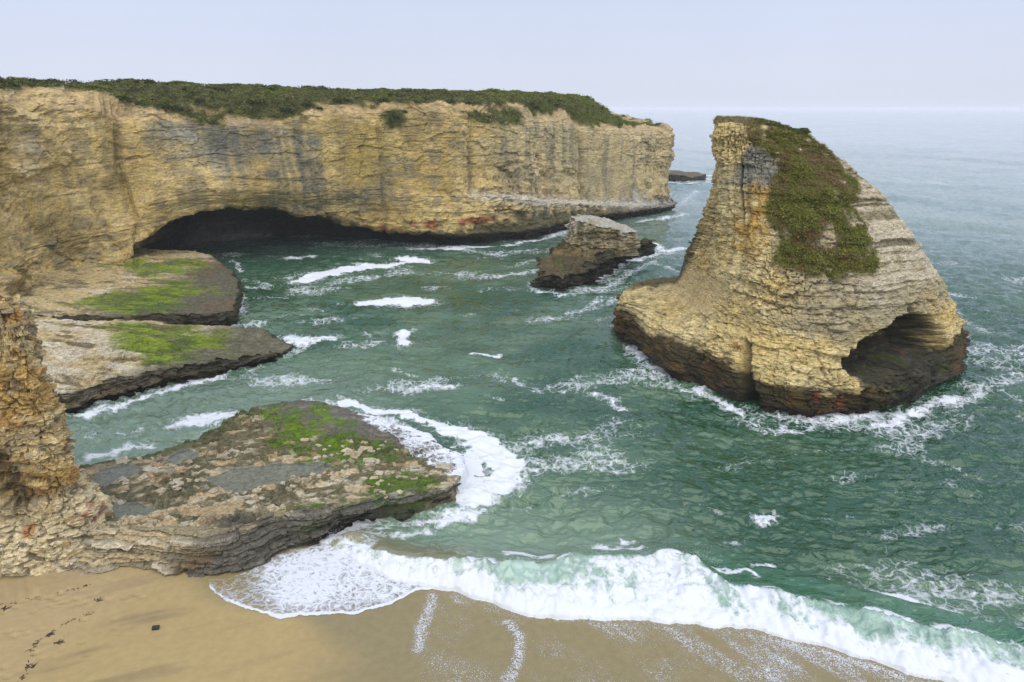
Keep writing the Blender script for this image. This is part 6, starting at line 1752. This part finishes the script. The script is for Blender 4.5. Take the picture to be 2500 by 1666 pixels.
def gull(P2):
    Q = P2.reshape(-1, 3); d = (Q[:, 0] - 12.9) ** 2 + (Q[:, 1] - 117.6) ** 2
    top = Q[d < .5]; z0 = top[:, 2].max()
    root = tag(empty('gull', (12.9, 117.6, z0)), 'white gull standing on the flat top of the small stack', 'bird')
    def mat(nm, rgb):
        m, n, l, o = nodes(nm); b = n.new('ShaderNodeBsdfPrincipled'); b.inputs['Roughness'].default_value = .7
        f = tex_noise(n, l, scaled(n, l, (1, 1, 1)), 30, 2); sc = n.new('ShaderNodeVectorMath'); sc.operation = 'SCALE'; sc.inputs[0].default_value = rgb
        l.new(mrange(n, l, f, .3, .7, .9, 1.08), sc.inputs['Scale']); l.new(sc.outputs['Vector'], b.inputs['Base Color']); l.new(b.outputs['BSDF'], o.inputs['Surface']); return m
    wh, gr, ye = mat('gull_white', (.8, .8, .79)), mat('gull_grey', (.36, .38, .40)), mat('gull_yellow', (.6, .35, .06))
    def tube(name, pts, rad, m, flat=1.0, parent=root):
        V, F = [], []; k = 10
        for (p, r) in zip(pts, rad):
            for j in range(k):
                a = 6.2832 * j / k; V.append((p[0], p[1] + r * math.cos(a), p[2] + r * flat * math.sin(a)))
        for i in range(len(pts) - 1):
            for j in range(k): F.append((i * k + j, i * k + (j + 1) % k, (i + 1) * k + (j + 1) % k, (i + 1) * k + j))
        return link(name, raw_mesh(name, np.array(V), np.array(F), None, None, True), m, parent)
    tube('body', [(-.30, 0, .24), (-.2, 0, .25), (-.05, 0, .26), (.10, 0, .29), (.18, 0, .35), (.20, 0, .42), (.24, 0, .47), (.30, 0, .48), (.33, 0, .475)], [.012, .05, .085, .085, .055, .042, .05, .04, .01], wh)
    for s in (-1, 1):
        tube('wing', [(-.40, s * .05, .24), (-.25, s * .075, .27), (-.05, s * .085, .30), (.10, s * .07, .31), (.15, s * .05, .30)], [.006, .03, .045, .035, .008], gr, 1.3)
        V = []; F = []
        for z in (.0, .2):
            for j in range(4): V.append((.0 + .012 * math.cos(j * 1.571), s * .035 + .012 * math.sin(j * 1.571), z))
        for j in range(4): F.append((j, (j + 1) % 4, 4 + (j + 1) % 4, 4 + j))
        link('leg', raw_mesh('leg', np.array(V), np.array(F)), ye, root)
    tube('beak', [(.325, 0, .475), (.36, 0, .47), (.39, 0, .455)], [.015, .012, .003], ye)
    root.rotation_euler = (0, 0, .6)

def spray():
    g = np.random.default_rng(1001); pts = []
    for n_, (x0, y0, z0), (sx, sy, sz) in ((900, (10.4, 35.0, 1.0), (.9, .35, .35)), (500, (4, 34.9, 1.25), (3.5, .3, .25)), (500, (18, 30.9, 1.1), (4.5, .5, .3)), (420, (17.5, 126.5, .8), (1.6, 2.2, .7)), (380, (-2.6, 46.5, .5), (.6, 2.2, .45)), (250, (-11.3, 37.9, .7), (.8, .4, .4))):
        q = g.normal(0, 1, (n_, 3)) * (sx, sy, sz) + (x0, y0, z0); q[:, 2] = np.abs(q[:, 2] - z0) + z0 - .2
        if z0 == 1.1 and x0 > 15: q[:, 1] = np.interp(q[:, 0], CR_X, CR_Y) - g.random(n_) * 1.2
        if x0 == 4: q[:, 1] = np.interp(q[:, 0], CR_X, CR_Y) + g.normal(0, .2, n_)
        pts.append(q)
    p = np.vstack(pts); r = g.uniform(.006, .020, len(p)) * np.where(p[:, 1] > 80, 2.2, 1)
    O = np.array([(1, 0, 0), (-1, 0, 0), (0, 1, 0), (0, -1, 0), (0, 0, 1), (0, 0, -1)], float)
    T = np.array([(0, 2, 4), (2, 1, 4), (1, 3, 4), (3, 0, 4), (2, 0, 5), (1, 2, 5), (3, 1, 5), (0, 3, 5)])
    V = (p[:, None] + O[None] * r[:, None, None]).reshape(-1, 3); F = (T[None] + 6 * np.arange(len(p))[:, None, None]).reshape(-1, 3)
    m, n, l, o = nodes('spray_drops'); nf = tex_noise(n, l, scaled(n, l, (1, 1, 1)), 20, 2); f = foam_bsdf(n, l, nf); l.new(f.outputs['BSDF'], o.inputs['Surface'])
    tag(link('sea_spray', raw_mesh('sea_spray', V, F, None, None, True), m), 'fine white spray thrown up along wave crests and rock edges', 'spray', kind='stuff')

def make_haze():
    b = 15500.0; z0, z1 = -6.0, 36.0
    V = np.array([(x, y, z) for z in (z0, z1) for y in (-1500, b) for x in (-b, b)])
    F = np.array([(0, 2, 3, 1), (4, 5, 7, 6), (0, 1, 5, 4), (2, 6, 7, 3), (0, 4, 6, 2), (1, 3, 7, 5)])
    m, n, l, o = nodes('sea_haze')
    v = n.new('ShaderNodeVolumePrincipled')
    v.inputs['Color'].default_value = (.95, .97, 1.0, 1); v.inputs['Density'].default_value = HAZE_D; v.inputs['Anisotropy'].default_value = 0.0
    l.new(v.outputs['Volume'], o.inputs['Volume'])
    tag(link('haze', raw_mesh('haze', V, F), m), 'thin pale sea haze veiling the horizon', 'haze', kind='stuff')

# ------------------------------------------------------------------ assemble
HAZE_D = 0.00018
head_root, hP, hN, hveg, hT, hU, head_base = make_headland()
fin_root, fP, fN, fveg, fC, fcap = make_fin()
prom_root, pP, pN, pU, pc = make_promontory()
make_upper_shelf(); make_lower_shelf()
_, _, stP = make_small_stack(); make_reef()
near_root = make_near_shelf()
make_beach()
make_sea(head_base)
make_swash(); make_pools()
plant_fin(fin_root, fP, fN, fveg, fC, fcap); plant_headland(head_root, hP, hN, hveg, hT, hU)
promontory_blocks(prom_root, pP, pN, pU, pc); shelf_slabs(near_root); fallen_rocks(fP, fC)
beach_things(); spray(); graffiti(prom_root, pP); gull(stP)
make_haze()
